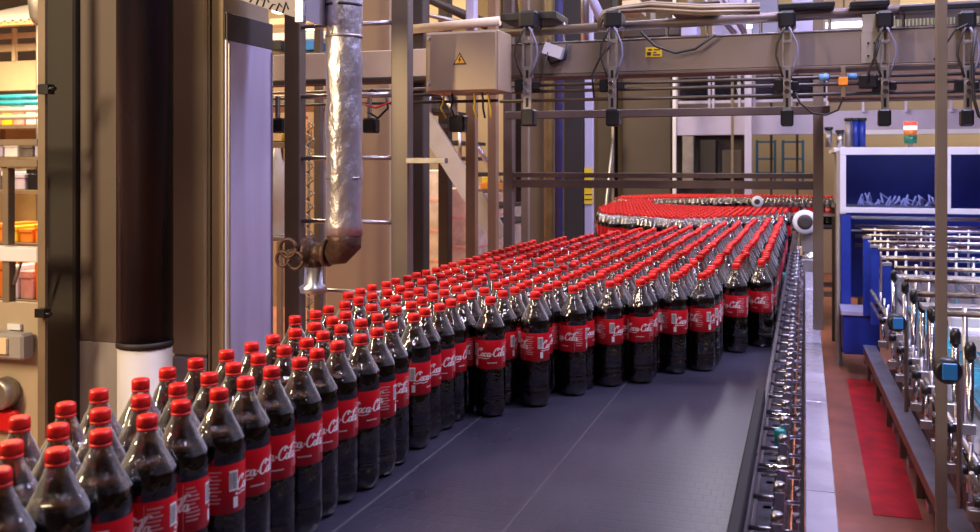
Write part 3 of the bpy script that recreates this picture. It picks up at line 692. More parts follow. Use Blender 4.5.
# small extra parts around the arms
def cable(pxs, y_, r, m, lab): B().tube([(x_at(a, y_), y_, z_at(a, b, y_)) for a, b in pxs], r, 6).build('loose_cable', m, label=lab, cat='cable')
cable([(795, 92), (800, 103), (812, 113), (826, 115), (838, 110), (843, 98), (843, 80)], YG - .09, .004, blackr, 'dark cable looping between the middle and fourth sensor arms')
cable([(594, 98), (592, 75), (600, 58), (612, 42)], YG - .09, .004, blackr, 'dark cable bowed left of the second sensor arm')
cable([(880, 40), (876, 55), (869, 70), (868, 82)], YG - .1, .005, blackr, 'dark cable bowed left of the fourth sensor arm')
cable([(934, 60), (945, 45), (955, 30), (968, 24)], YG - .09, .004, blackr, 'black cable arching right of the thin foreground post')
cable([(538, 90), (543, 70), (548, 52)], YG - .09, .003, blackr, 'thin lead running down from the tilted white box')
cable([(976, 30), (972, 60), (974, 100), (979, 116), (990, 124)], YG - .12, .006, blackr, 'thick black cable curling down at the right picture edge')
B().rect(859, 74, 878, 88, YG - .1, .06, .006).build('junction_box', blackp, label='small black junction box left of the fourth sensor arm', cat='junction box')
ol = thing('rod_stop', 'orange-tipped stop clamp on the rods beside the middle arm', 'clamp', (x_at(843, YG - .1), YG - .1, z_at(843, 98, YG)))
B().rect(841, 66, 845.5, 97, YG - .1, .02).build('pin', frame_tan, ol); B().rect(838.5, 77, 848, 85, YG - .105, .03).build('orange_tip', orange, ol)
for px, lab in ((824, 'blue sleeve on the upper rod left of the orange stop'), (852, 'blue sleeve on the upper rod right of the orange stop')):
    y_ = YG - .05; B().tube([(x_at(px - 5, y_), y_, z_at(700, 82, YG)), (x_at(px + 5, y_), y_, z_at(700, 82, YG))], .012, 10).build('rod_sleeve', mat('sleeve_blue', (.15, .35, .7), .4, 0, .1, 9), label=lab, cat='sleeve')
# tilted white box
t = thing('small_camera_box', 'small tilted white box strapped to the gantry beam', 'camera box', (x_at(555, YG), YG - .04, z_at(555, 52, YG)))
mb = B(); mb.obox((x_at(547.5, YG), YG - .035, z_at(547, 49, YG)), (x_at(565, YG), YG - .035, z_at(565, 55, YG)), .05, .045); mb.build('housing', white, t)
B().tube([(x_at(551, YG), YG - .02, z_at(551, 40, YG)), (x_at(545, YG), YG - .02, z_at(545, 50, YG)), (x_at(552, YG), YG - .02, z_at(552, 64, YG)), (x_at(566, YG), YG - .02, z_at(566, 60, YG)), (x_at(569, YG), YG - .02, z_at(569, 44, YG))], .006, 6).build('strap', blackr, t)

# warning cabinet
YW = 3.35
wc = thing('electrical_cabinet', 'tan wall-box cabinet with yellow lightning warning sign on the gantry', 'cabinet', (x_at(463, YW), YW, z_at(463, 92, YW)))
B().rect(425.5, 31, 499, 92, YW, .16, .005).build('enclosure', mat('cabinet_tan', (.44, .33, .225), .42, .15, .06, 3), wc)
dr = B().rect(427, 32.5, 496, 90.5, YW - .012, .011, .003).build('door', MATS['cabinet_tan'], wc)
mb = B()
for py in (39, 84): mb.lathe([(-.006, .007), (0, .008)], 10, (x_at(430.5, YW), YW - .013, z_at(430, py, YW)), 'y')
mb.build('door_lock', steel, dr)
cx_, cy_ = 461, 60
def tri(s, y, m, nm, par):
    a = [(x_at(cx_, YW), z_at(cx_, cy_ - 7.2 * s, YW)), (x_at(cx_ - 6.8 * s, YW), z_at(cx_, cy_ + 5 * s, YW)), (x_at(cx_ + 6.8 * s, YW), z_at(cx_, cy_ + 5 * s, YW))]
    mb = B(); mb.add([(p[0], y, p[1]) for p in a] + [(p[0], y + .0012, p[1]) for p in a], [(0, 1, 2), (5, 4, 3), (0, 3, 4, 1), (1, 4, 5, 2), (2, 5, 3, 0)]); return mb.build(nm, m, par)
ws = tri(1, YW - .0140, inkd, 'warning_sign', wc); tri(.72, YW - .0155, mat('sign_yellow', (.85, .42, .02), .45, 0, .05, 30), 'yellow_field', ws)
mb = B(); bolt = [(.6, -4.2), (-1.6, .3), (0, .3), (-.9, 3.4), (1.8, -1.1), (.3, -1.1), (1.5, -4.2)]
mb.add([(x_at(cx_ + a, YW), YW - .0165, z_at(cx_, cy_ + .6 + b, YW)) for a, b in bolt], [tuple(range(7))]); mb.build('lightning_bolt', inkd, ws)
for i, px in enumerate((443, 452, 474, 482, 488)):
    cable([(px, 92), (px + 1, 100), (px - 2 + i, 108), (px + 3, 118)], YW + .05, .004, blackr if i % 2 else yellow, '%s cable dropping from the underside of the warning cabinet, %s from the left' % ('black' if i % 2 else 'yellow', ordn(i + 1)))
t = thing('square_sensor', 'black square sensor hanging beneath the warning cabinet', 'sensor', (x_at(456, 3.5), 3.5, z_at(456, 131, 3.5)))
B().rect(448, 115, 464, 132, 3.5, .05, .006).build('housing', blackp, t); B().rect(452, 96, 456, 115, 3.51, .02).build('bracket', steel_d, t)
t = thing('square_sensor', 'black square sensor on the rods just right of the foil pipe', 'sensor', (x_at(370, 3.45), 3.45, z_at(370, 133, 3.45)))
B().rect(362, 118, 375, 133, 3.45, .05, .006).build('housing', blackp, t); B().rect(367, 96, 370, 118, 3.46, .02).build('bracket', steel_d, t)
cable([(362, 96), (372, 90), (386, 96), (388, 108), (378, 118), (368, 112)], 3.42, .005, blackr, 'coil of black cable right of the foil pipe')
cable([(363, 104), (376, 108), (390, 102)], 3.40, .004, redp, 'short red lead right of the foil pipe')
t = thing('square_sensor', 'black square sensor left of the foil pipe near the violet cabinet', 'sensor', (x_at(277, 3.45), 3.45, z_at(277, 133, 3.45)))
B().rect(271, 118, 283, 133, 3.45, .05, .006).build('housing', blackp, t); B().rect(275, 96, 278, 118, 3.46, .02).build('bracket', steel_d, t)
# vertical thin foreground post
fpst = thing('foreground_post', 'tall thin tan-grey post in front of the blue machine at right', 'post', (x_at(942, 3.1), 3.1, 0))
B().box(x_at(936.5, 3.1), x_at(947.5, 3.1), 3.1, 3.135, 0, 5.99).build('shaft', mat('post_grey_tan', (.22, .18, .155), .45, .3, .1, 6), fpst)
B().box(x_at(934, 3.1), x_at(950, 3.1), 3.09, 3.145, .001, .012).build('base_plate', steel_d, fpst)

# ------------------------------------------------------------------ staircase & wrapped pallets, middle left
YS = 7.2
sc_ = thing('metal_staircase', 'grey steel staircase descending right behind the ladder frame', 'staircase', (x_at(450, YS), YS, 0))
def pt(px, py, Y): return (x_at(px, Y), Y, z_at(px, py, Y))
B().obox(pt(404, 88, YS), pt(500, 238, YS), .04, .16).build('stringer', mat('stair_grey', (.5, .47, .46), .5, .2, .1, 5), sc_)
B().obox(pt(404, 88, YS + .8), pt(500, 238, YS + .8), .04, .16).build('stringer', MATS['stair_grey'], sc_)
for k in range(9):
    px = 410 + k * 10.5; py = 95 + k * 16.2; x, y, z = pt(px, py, YS)
    B().box(x - .12, x + .12, YS + .03, YS + .77, z - .005, z + .025).build('tread', darkcol, sc_)
B().tube([pt(420, 60, YS), pt(512, 200, YS)], .02, 8).build('handrail', steel, sc_)
for px, py in ((430, 76), (460, 121), (490, 166)): B().tube([pt(px, py, YS), pt(px, py + 48, YS)], .015, 8).build('baluster', steel, sc_)
B().box(x_at(404, YS) - 3.0, x_at(404, YS), YS, YS + .8, z_at(404, 92, YS) - .1, z_at(404, 92, YS)).build('landing', steel_d, sc_)
B().tube([(x_at(404, YS) - 1.0, YS + .4, 0), (x_at(404, YS) - 1.0, YS + .4, z_at(404, 92, YS) - .1)], .05, 8).build('landing_leg', steel_d, sc_)
def pallet(px0, py0, px1, Y, lab, m2):
    x0, x1 = x_at(px0, Y), x_at(px1, Y); t = thing('wrapped_pallet', lab, 'pallet', ((x0 + x1) / 2, Y, 0), 'film wrapped pallets')
    zt = z_at((px0 + px1) / 2, py0, Y); mb = B()
    mb.box(x0, x1, Y, Y + .9, .13, zt, .03); mb.build('wrapped_load', m2, t)
    mb = B()
    for k in range(3): mb.box(x0, x0 + .08 + 0 * k, Y + .02 + .4 * k, Y + .1 + .4 * k, 0, .1) ; mb.box(x1 - .08, x1, Y + .02 + .4 * k, Y + .1 + .4 * k, 0, .1)
    mb.box(x0, x1, Y, Y + .9, .1, .128); mb.build('wooden_pallet', frame_tan, t)
    n = 5
    for k in range(1, n): z = .13 + (zt - .13) * k / n; B().box(x0 - .004, x1 + .004, Y - .004, Y + .904, z - .015, z + .015).build('layer_seam', pink, t)
pallet(421, 170, 442, 9.3, 'pale film-wrapped pallet left of the dark post beyond the staircase', wrap)
pallet(446, 188, 474, 8.6, 'pinkish film-wrapped pallet directly beneath the staircase', mat('pink_film', (.75, .58, .52), .2, 0, .3, 6, .8, 16))
pallet(476, 205, 503, 10.3, 'lower film-wrapped pallet between the orange-brown posts', wrap)
post(438, 448, 8.2, .12, darkcol, 'dark post standing between the wrapped pallets')
t = thing('orange_lamp_box', 'small orange-yellow box in front of the staircase foot', 'box', (x_at(487, 7.0), 7.0, z_at(487, 190, 7.0)))
B().rect(480, 183, 499, 189, 7.0, .15).build('body', orange, t); B().rect(482, 177, 496, 182.6, 7.02, .1).build('lid', yellow, t)
B().rect(478, 189.2, 502, 192, 6.98, .25).build('shelf', steel_d, t); B().box(x_at(489, 7.0), x_at(492, 7.0), 7.1, 7.13, 0, z_at(490, 192.2, 7)).build('shelf_leg', steel_d, t)

# ------------------------------------------------------------------ far left hall (seen through the enclosure and between posts)
def slab(px0, py0, px1, py1, Y, d, m, nm, lab, cat): return panel(px0, py0, px1, py1, Y, d, m, nm, lab, cat)
mz = thing('mezzanine', 'cream mezzanine walkway with railings high at the left of the hall', 'walkway', (x_at(0, 9), 9, 0))
B().rect(-60, 61, 90, 91, 9, 1.5).build('fascia', cream, mz)
B().rect(-60, 44, 90, 51, 9, .06).build('lower_rail', cream, mz); B().rect(-60, 33, 90, 38, 9, .06).build('upper_rail', cream, mz)
for px in (-30, 13, 60): B().rect(px - 1.5, 28, px + 1.5, 61, 8.98, .05).build('railing_post', cream, mz)
B().rect(-60, 91.5, 90, 95, 9.0, 1.4).build('under_beam', darkcol, mz)
for px in (-55, 80): B().box(x_at(px, 9), x_at(px, 9) + .15, 9.5, 9.65, 0, z_at(px, 96, 9)).build('support', frame_tan, mz)
t = thing('corrugated_roof', 'pale corrugated sheet roof at the top left corner', 'roof', (x_at(20, 8.5), 8.5, z_at(20, 22, 8.5)))
mb = B(); x0, x1 = x_at(-60, 8.5), x_at(60, 8.5); n = 60; zz = z_at(20, 21, 8.5)
vs = []
for k in range(n + 1):
    xx = x0 + (x1 - x0) * k / n; o_ = .025 * math.sin(k * math.pi / 2); vs += [(xx, 8.5, zz + o_), (xx, 9.9, zz + .45 + o_), (xx, 8.5, zz + o_ + .01), (xx, 9.9, zz + .46 + o_)]
mb.add(vs, [(4 * k, 4 * k + 4, 4 * k + 5, 4 * k + 1) for k in range(n)] + [(4 * k + 2, 4 * k + 3, 4 * k + 7, 4 * k + 6) for k in range(n)] + [(4 * k, 4 * k + 2, 4 * k + 6, 4 * k + 4) for k in range(n)]); mb.build('sheet', mat('roof_sheet', (.6, .55, .55), .5, .2, .1, 5), t)
B().rect(-60, 22, 60, 26, 8.5, .1).build('edge_beam', mat('edge_orange', (.7, .4, .2), .5, 0, .1, 4), t)
t = thing('round_tank', 'grey rounded machine head near the top left corner', 'machine', (x_at(40, 8), 8, 0))
B().lathe([(z_at(40, 24, 8), .05), (z_at(40, 18, 8), .09), (z_at(40, 0, 8), .11), (z_at(40, -10, 8), .1)], 16, (x_at(39, 8), 8, 0)).build('head', steel_d, t)
B().lathe([(0, .03), (z_at(40, 24, 8), .03)], 10, (x_at(39, 8), 8, 0)).build('stalk', steel_d, t)
for k, py in enumerate((97, 103, 110, 117)):
    Y = 7.6; x0, x1 = x_at(-60, Y), x_at(80, Y); z = z_at(20, py, Y)
    B().tube([(x0, Y, z), (x1, Y, z)], .028, 10).build('pale_pipe', cyan if k < 2 else mat('pipe_cream', (.55, .48, .42), .4, .2, .1, 5), label='%s horizontal %s pipe low under the mezzanine, %s from the top' % (('long', 'cyan')[k < 1], 'cyan' if k < 2 else 'cream', ordn(k + 1)), cat='pipe')
slab(-40, 96, 60, 122, 8.6, .1, mat('back_cyan_panel', (.12, .35, .45), .5, 0, .2, 4), 'cyan_panel', 'cyan panel under the mezzanine at far left', 'panel')
def rackrow(px0, px1, py, Y, cols, lab):
    n = len(cols); t = thing('crate_rack', lab, 'rack', (x_at((px0 + px1) / 2, Y), Y, 0))
    z = z_at((px0 + px1) / 2, py, Y); x0, x1 = x_at(px0, Y), x_at(px1, Y)
    B().box(x0, x1, Y, Y + .5, z - .04, z).build('shelf', frame_tan, t)
    for xx in (x0, x1 - .04): B().box(xx, xx + .04, Y + .2, Y + .24, 0, z - .04).build('leg', frame_tan, t)
    return t, z, x0, x1
NM = {}
def crates(px0, px1, py, h, Y, mats_, lab, cl):
    t, z, x0, x1 = rackrow(px0, px1, py, Y, mats_, lab)
    n = len(mats_); wv = (x1 - x0) / n
    for k, m in enumerate(mats_):
        c = thing('plastic_crate', '%s crate, %s from the left %s' % (m.name.split('_')[0], ordn(k + 1), cl), 'crate', (x0 + (k + .5) * wv, Y + .25, z), 'plastic crates')
        a, b = x0 + k * wv + .015, x0 + (k + 1) * wv - .015; hh = h * (1 - .25 * ((k * 7) % 3) / 2)
        mb = B(); mb.box(a, b, Y + .03, Y + .45, z + .001, z + hh * .75); mb.build('body', m, c)
        mb = B(); mb.box(a - .006, b + .006, Y + .024, Y + .456, z + hh * .76, z + hh); mb.build('rim', m, c)
crates(-14, 60, 125, .22, 8.4, [pink, yellow, pink, white, blackp, violetp], 'upper crate rack far left seen through the enclosure', 'on the top far-left rack')
crates(-14, 62, 157, .16, 7.8, [violetp, white, steel_d, violetp, orange], 'second crate rack far left seen through the enclosure', 'on the second far-left rack')
crates(-14, 62, 190, .2, 7.2, [steel_d, white, violetp, blackp, white, violetp], 'third crate rack far left seen through the enclosure', 'on the third far-left rack')
crates(-14, 62, 243, .16, 6.6, [orange, yellow, orange, orange, yellow], 'fourth crate rack far left behind the enclosure mullion', 'on the fourth far-left rack')
crates(-14, 62, 300, .3, 6.0, [orange, white, pink, orange, steel_d], 'lowest crate rack far left above the enclosure door', 'on the lowest far-left rack')
slab(-60, 122, 110, 340, 10.4, .1, mat('yellow_lit_partition', (.62, .46, .2), .6, 0, .25, 2), 'partition', 'yellow-beige partition closing the far left of the hall', 'partition')
# between violet cabinet and tan column
slab(262, 86, 325, 330, 10.5, .1, mat('brown_partition', (.22, .15, .10), .6, 0, .2, 2), 'partition', 'brown partition seen between violet cabinet and foil pipe', 'partition')
t = thing('upper_duct', 'pale horizontal duct above the cream beam beside the foil pipe', 'duct', (x_at(300, 8), 8, z_at(300, 40, 8)))
[B().tube([(x_at(p, 8.1), 8.1, z_at(p, 50, 8.1)), (x_at(p, 8.1), 8.1, 5.99)], .012, 6).build('hanger', steel_d, t) for p in (268, 340, 400)]
B().rect(262, 50.5, 420, 53, 7.65, .5).build('shelf_plate', darkcol, t)
B().rect(262, 30, 420, 38, 8, .2).build('duct_run', white, t); B().rect(262, 15, 420, 21, 8.1, .2).build('duct_run', cream, t)
for k, (px0, py0, px1, py1, m) in enumerate(((300, 40, 314, 50.3, blue), (271, 40, 281, 50.3, blackp), (363, 40, 376, 50.3, blackp))):
    B().rect(px0, py0, px1, py1, 7.7, .3).build('storage_box', m, label='%s box resting on the cream beam level, %s' % (m.name.split('_')[0 if m is blackp else 1], ('just left of the foil pipe', 'beside the violet cabinet', 'right of the foil pipe')[k]), cat='box')
def jug(px, py0, py1, Y, m, lab):
    x = x_at(px, Y); z0 = z_at(px, py1, Y); z1 = z_at(px, py0, Y); h = z1 - z0; t = thing('plastic_jug', lab, 'jug', (x, Y, z0))
    B().lathe([(z0, h * .28), (z0 + h * .6, h * .3), (z0 + h * .8, h * .16), (z0 + h * .86, h * .1)], 18, (x, Y, 0)).build('body', m, t)
    B().lathe([(z0 + h * .87, h * .11), (z1, h * .11)], 14, (x, Y, 0)).build('cap', redp, t)
crates(262, 325, 142, .01, 6.1, [darkcol], 'dark shelf carrying yellow jugs left of the foil pipe', 'under the jugs')
jug(305, 116, 141, 6.3, orange, 'orange-yellow jug on the dark shelf left of the foil pipe')
jug(289, 114, 141, 6.35, yellow, 'yellow jug on the dark shelf behind the ladder post')
t = thing('white_canister', 'pale grey tapered canister behind the left ladder post', 'canister', (x_at(276, 5.2), 5.2, 0))
x = x_at(277, 5.2); B().lathe([(z_at(277, 235, 5.2), .07), (z_at(277, 170, 5.2), .07), (z_at(277, 158, 5.2), .03), (z_at(277, 148, 5.2), .02)], 20, (x, 5.2, 0)).build('body', mat('canister_grey', (.5, .48, .46), .4, 0, .1, 6), t)
B().box(x - .25, x + .15, 5.1, 5.4, z_at(277, 240, 5.2), z_at(277, 235.5, 5.2)).build('stand_top', alu, t)
for xx in (x - .24, x + .12): B().box(xx, xx + .03, 5.2, 5.23, 0, z_at(277, 240.2, 5.2)).build('stand_leg', steel_d, t)
t = thing('lattice_mast', 'slim lattice mast rising behind the valve and lower rungs', 'mast', (x_at(315, 4.4), 4.4, 0))
for px in (307, 322): B().box(x_at(px, 4.4), x_at(px, 4.4) + .012, 4.4, 4.412, 0, 2.0).build('chord', steel_d, t)
mb = B(); z = .9
while z < 2.0: mb.tube([(x_at(307, 4.4), 4.39, z), (x_at(323, 4.4), 4.39, z + .07)], .004, 6); mb.tube([(x_at(323, 4.4), 4.38, z), (x_at(307, 4.4), 4.38, z + .07)], .004, 6); z += .07
mb.build('lacing', steel_d, t)

# ------------------------------------------------------------------ hall rear, centre and right
slab(500, -40, 676, 260, 13.6, .2, mat('partition_umber', (.06, .045, .038), .8, 0, .2, 1), 'dark_partition', 'dark brown partition closing the rear behind the central columns', 'partition')
wn = thing('glazed_partition', 'violet lit glazed partition above the cream rear wall', 'glazing', (x_at(750, 13), 13, 0))
B().rect(674, 111, 990, 134, 13, .08).build('solid_band', mat('violet_band', (.50, .47, .72), .5, 0, .08, 3), wn)
B().rect(674, 72, 990, 111, 13.02, .03).build('pane', clearglass, wn)
for px in (675, 708, 712, 738, 753, 790, 826, 862, 905, 950): B().rect(px, 62, px + 2.5, 112, 12.96, .05).build('mullion', violetp, wn)
B().rect(674, 98, 990, 101, 12.97, .05).build('transom', violetp, wn)
B().rect(674, 60, 990, 66, 12.97, .1).build('head_beam', violetp, wn)
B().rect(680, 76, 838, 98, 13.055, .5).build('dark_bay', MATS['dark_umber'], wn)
dmc = thing('dark_machine', 'dark machine cabinet behind the far bottle curve', 'machine', (x_at(711, 13.2), 13.2, 0))
B().box(x_at(676, 13.2), x_at(746, 13.2), 13.2, 13.5, 0, z_at(711, 134.5, 13.2)).build('cabinet_body', mat('dark_machine_side', (.07, .055, .05), .5, .2, .4, 4), dmc)
for k, (a, b, c_, d_) in enumerate(((722, 150, 742, 176), (700, 140, 716, 180), (682, 136, 694, 186))):
    B().rect(a, b, c_, d_, 12.95, .249).build('control_box', (browncol, MATS['dark_umber'], steel_d)[k], dmc)
# blue framed wall windows
for k, (a, b) in enumerate(((757, 775), (783, 803))):
    t = thing('wall_rack', 'blue tubular rack frame on the cream wall, %s' % ('left one', 'right one')[k], 'rack', (x_at((a + b) / 2, 15.8), 15.8, 1.3))
    for p in (a, b): B().rect(p - 1.3, 140, p + 1.3, 181, 15.8, .06).build('upright', mat('pale_blue_frame', (.06, .25, .50), .5, 0, .1, 5), t)
    for p in (141, 158, 172): B().rect(a, p, b, p + 1.8, 15.81, .05).build('bar', MATS['pale_blue_frame'], t)
for px, nm in ((770, 'left'), (796, 'middle'), (816, 'right')):
    post(px, px + 2.5, 14.5, .05, frame_brn, 'thin brown upright against the cream rear wall, %s one' % nm)
# far conveyor framework under the crossbar
t = thing('far_conveyor_frame', 'far dark conveyor frame crossing right behind the bottle curve', 'conveyor', (x_at(790, 10.2), 10.2, 0))
B().rect(752, 203, 836, 207, 10.2, .1).build('side_rail', darkcol, t); B().rect(752, 213, 836, 216, 10.2, .1).build('lower_rail', steel_d, t)
for px in (765, 800, 832): B().box(x_at(px, 10.2), x_at(px + 3, 10.2), 10.2, 10.25, 0, z_at(px, 207, 10.2)).build('leg', darkcol, t)
mb = B(); x0, x1 = x_at(752, 10.25), x_at(836, 10.25)
for k in range(14): mb.lathe([(-.02, .02), (.02, .02)], 10, (x0 + (x1 - x0) * (k + .5) / 14, 10.18, z_at(790, 205, 10.2)), 'y')
mb.build('roller_ends', chrome, t)
t = thing('drive_pulley', 'small white ringed wheel on the far conveyor frame', 'wheel', (x_at(757, 10), 10.1, z_at(757, 202, 10)))
xx, zz = x_at(757, 10), z_at(757, 202, 10)
B().lathe([(-.05, .03), (-.045, .055), (0, .06)], 20, (xx, 10.1, zz), 'y').build('rim', white, t); B().lathe([(-.056, .028), (-.051, .03)], 16, (xx, 10.1, zz), 'y').build('hub', darkcol, t)

# electric motor by the bend
Y = 7.3; xx, zz = x_at(805, Y), z_at(806, 222, Y)
t = thing('electric_motor', 'round electric motor with white fan ring at the end of the cover strip', 'motor', (xx, Y, zz - .1))
B().lathe([(.02, .066), (.3, .066), (.31, .05)], 28, (xx, Y, zz), 'y', fl=lambda z, a: 1 + .03 * math.cos(14 * a)).build('finned_body', steel_d, t)
B().lathe([(-.02, .055), (-.018, .086), (.018, .088), (.019, .06)], 28, (xx, Y, zz), 'y').build('fan_ring', white, t)
B().lathe([(-.03, .03), (-.028, .052), (-.021, .055)], 24, (xx, Y, zz), 'y').build('fan_grille', darkcol, t)
B().box(xx - .03, xx + .06, Y + .05, Y + .25, 0, zz - .076).build('pedestal', steel_d, t)
B().box(-.055, -.02, 6.92, 7.0, 1.1531, 1.21).build('tan_block', mat('tan_card', (.6, .42, .25), .6, 0, .1, 4), label='small tan block on the roller unit at the far end of the rail brackets', cat='block')
t = thing('transfer_unit', 'grey transfer unit with chrome rollers below the electric motor', 'roller unit', (.02, 6.9, 0))
B().box(-.03, .085, 6.9, 7.28, .8, 1.13).build('body', steel_d, t)
B().box(-.01, .065, 7.0, 7.2, 0, .799).build('stand', steel_d, t)
for k in range(6): B().tube([(-.03, 6.93 + k * .058, 1.142), (.085, 6.93 + k * .058, 1.142)], .011, 8).build('roller', chrome, t)

# ------------------------------------------------------------------ blue wrapping machine
YM = 9.0; xm0 = x_at(840, YM); xm1 = x_at(1040, YM); zt_ = z_at(900, 148, YM)
bm = thing('wrapping_machine', 'big blue and white packaging machine with tinted windows at right', 'machine', (.9, YM, 0))
zw0 = z_at(900, 214, YM)
def mrect(a, b, c_, d_, Y, dd, nm, m, lab=None, par=None): return B().rect(a, b, c_, d_, Y, dd).build(nm, m, par or bm, lab)
mrect(834, 147, 1040, 151.5, YM - .03, 1.8, 'roof_panel', white)
wf = B()
for q in ((840, 147, 846, 214), (935.5, 147, 951, 214), (1020, 147, 1040, 214), (840, 147, 1040, 154.6), (840, 208.5, 1040, 214)): wf.rect(*q, YM - .06 - (.002 if q[2] == 1040 and q[0] == 840 else 0), .046)
wf.build('white_frame', white, bm)
g1 = mrect(846, 152, 935.5, 208.5, YM - .03, .01, 'window_pane', guardglass); mrect(951, 152, 1020, 208.5, YM - .03, .01, 'window_pane', guardglass)
mrect(838, 152, 1040, 214, YM + 1.2, .05, 'rear_panel', navy)
B().box(xm0 - .0, xm0 + .02, YM, YM + 1.75, 0, zt_ - .04).build('side_panel', mat('machine_side_beige', (.36, .31, .27), .5, .1, .1, 5), bm)
B().box(xm0 - .03, xm0 - .002, YM - .03, YM + .08, 0, zt_ - .02).build('corner_post', MATS['machine_side_beige'], bm)
mrect(841, 215, 851, 352, YM - .05, .12, 'blue_upright', navy)
mrect(1008, 215, 1030, 352, YM - .05, .12, 'blue_upright', navy)
mrect(842, 214, 1030, 300, YM + .9, .05, 'inner_blue_panel', navy)
mrect(851, 217, 1010, 220, YM - .02, .03, 'chrome_rail', chrome); mrect(851, 231, 1010, 233, YM - .02, .03, 'chrome_rail', chrome)
for k, py in enumerate((218, 226, 236, 245)):
    x, y, z = pt(855, py, YM + .1); B().tube([(x, y, z), (x_at(1010, y), y, z)], .016, 10).build('roller', chrome if k % 2 else steel, bm)
for px in (898, 917, 960): 
    mb = B(); mb.tube([pt(px, 250, YM - .05), pt(px, 232, YM - .05), pt(px + 9, 232, YM - .05), pt(px + 9, 250, YM - .05)], .012, 8); mb.build('hoop_handle', chrome, bm)
# clear bags / product behind the window
mb = B()
for k in range(26):
    px = 858 + k * 3.0 + random.uniform(-1, 1); py = 204 + random.uniform(-4, 2)
    mb.tube([pt(px, py + 2, YM + .25), pt(px + random.uniform(-5, 5), py - random.uniform(2, 9), YM + .3), pt(px + random.uniform(2, 9), py, YM + .35)], .008, 6)
mb.build('crumpled_film', white, bm)
B().tube([pt(850, 153.2, YM), pt(1018, 153.2, YM)], .008, 8).build('interior_lamp', mat('machine_lamp_tube', (.9, .9, .9), .5, emit=(.7, .75, 1), es=22), bm)  # added glowing tube hidden behind the top bar to brighten the navy interior
mrect(846, 206, 935, 209, YM + .2, .4, 'product_tray', steel_d)
mrect(846, 212, 935, 213.5, YM + .15, .06, 'tray_rail', alu)
fb = mrect(843, 316, 880, 355, YM - .5, .4, 'foot_box', navy); mrect(841, 312, 884, 316, YM - .52, .44, 'foot_box_lid', violetp)
# signal tower
xs_, ys_ = x_at(914, YM), YM + .3
sg = thing('signal_tower', 'red white and green signal light tower on the blue machine roof', 'signal light', (xs_, ys_, z_at(914, 147, YM)))
zz = z_at(914, 147, YM) + .002; hs = .075
B().lathe([(zz, .02), (zz + .06, .02)], 12, (xs_, ys_, 0)).build('stalk', steel_d, sg)
zz = z_at(914, 143, YM)
for k, (m, nm) in enumerate(((green_l, 'green_lens'), (orange_l, 'orange_lens'), (white_l, 'white_lens'), (red_l, 'red_lens'))):
    h_ = (.075, .05, .035, .04)[k]; B().lathe([(zz + .002, .055), (zz + h_ - .002, .055)], 18, (xs_, ys_, 0)).build(nm, m, sg); zz += h_
# roof pipes & cylinders of the machine
for k, (px, a, b, m, l) in enumerate(((830, 127, 147, steel_d, 'grey air cylinder at the left end of the machine roof'), (842, 130, 147, steel, 'pale air cylinder second from the left on the machine roof'), (851, 118, 147, steel_d, 'tall grey cylinder on the machine roof'), (858.5, 118, 147, navy, 'tall navy cylinder on the machine roof, left of the pair'), (865.5, 118, 147, navy, 'tall navy cylinder on the machine roof, right of the pair'))):
    x, Y = x_at(px, YM), YM + .5
    t = thing('air_cylinder', l, 'cylinder', (x, Y, z_at(px, b, Y)))
    B().lathe([(z_at(px, 147, Y) , .03), (z_at(px, a + 3, Y), .03)], 14, (x, Y, 0)).build('barrel', m, t)
    B().lathe([(z_at(px, a + 2.8, Y), .04), (z_at(px, a, Y), .04)], 14, (x, Y, 0)).build('end_cap', blackp, t)
slab(866, 129, 1040, 134, 11.8, .1, white, 'white_duct', 'white horizontal duct behind the signal light tower', 'duct')

# ------------------------------------------------------------------ infeed table with posts at right
it = thing('infeed_lane_table', 'roller infeed table with many chrome lane dividers at right', 'roller table', (.9, 5.5, 0))
B().box(.50, 1.9, 2.2, 8.3, .84, .86).build('table_bed', steel_d, it)
for x_ in (.95, 1.4, 1.84):
    for y_ in (3.3, 5.7, 8.1): B().box(x_, x_ + .05, y_, y_ + .05, 0, .839).build('leg', steel_d, it)
B().box(.49, .498, 2.2, 8.3, .70, .862).build('edge_skirt', darkcol, it)
for k in range(9):
    x = .55 + k * .15
    B().box(x, x + .012, 3.3, 8.2, .93, .96).build('lane_divider', alu if k % 2 else bracketm, it)
for k, y in enumerate((3.6, 4.1, 4.6, 5.1, 5.6, 6.2, 6.8, 7.4, 8.0)):
    z = 1.27
    B().tube([(.42, y, z), (1.85, y, z)], .012, 10).build('cross_tube', bracketm, it)
    for x in (.52, .85, 1.18): B().tube([(x, y, .86), (x, y, z + .02)], .009, 8).build('hanger_rod', steel, it)
for k, y in enumerate((3.9, 4.9, 5.9, 7.1)):
    B().box(.42, 1.85, y, y + .11, 1.235, 1.25).build('cross_plate', alu, it)
for k in range(6):
    x = .60 + k * .17; B().box(x, x + .13, 3.5, 6.4, .862, .90, .01).build('film_lane', cyan, it)
PY = [2.75, 3.15, 3.4, 3.65, 3.9, 4.15, 4.4, 4.7, 5.2]
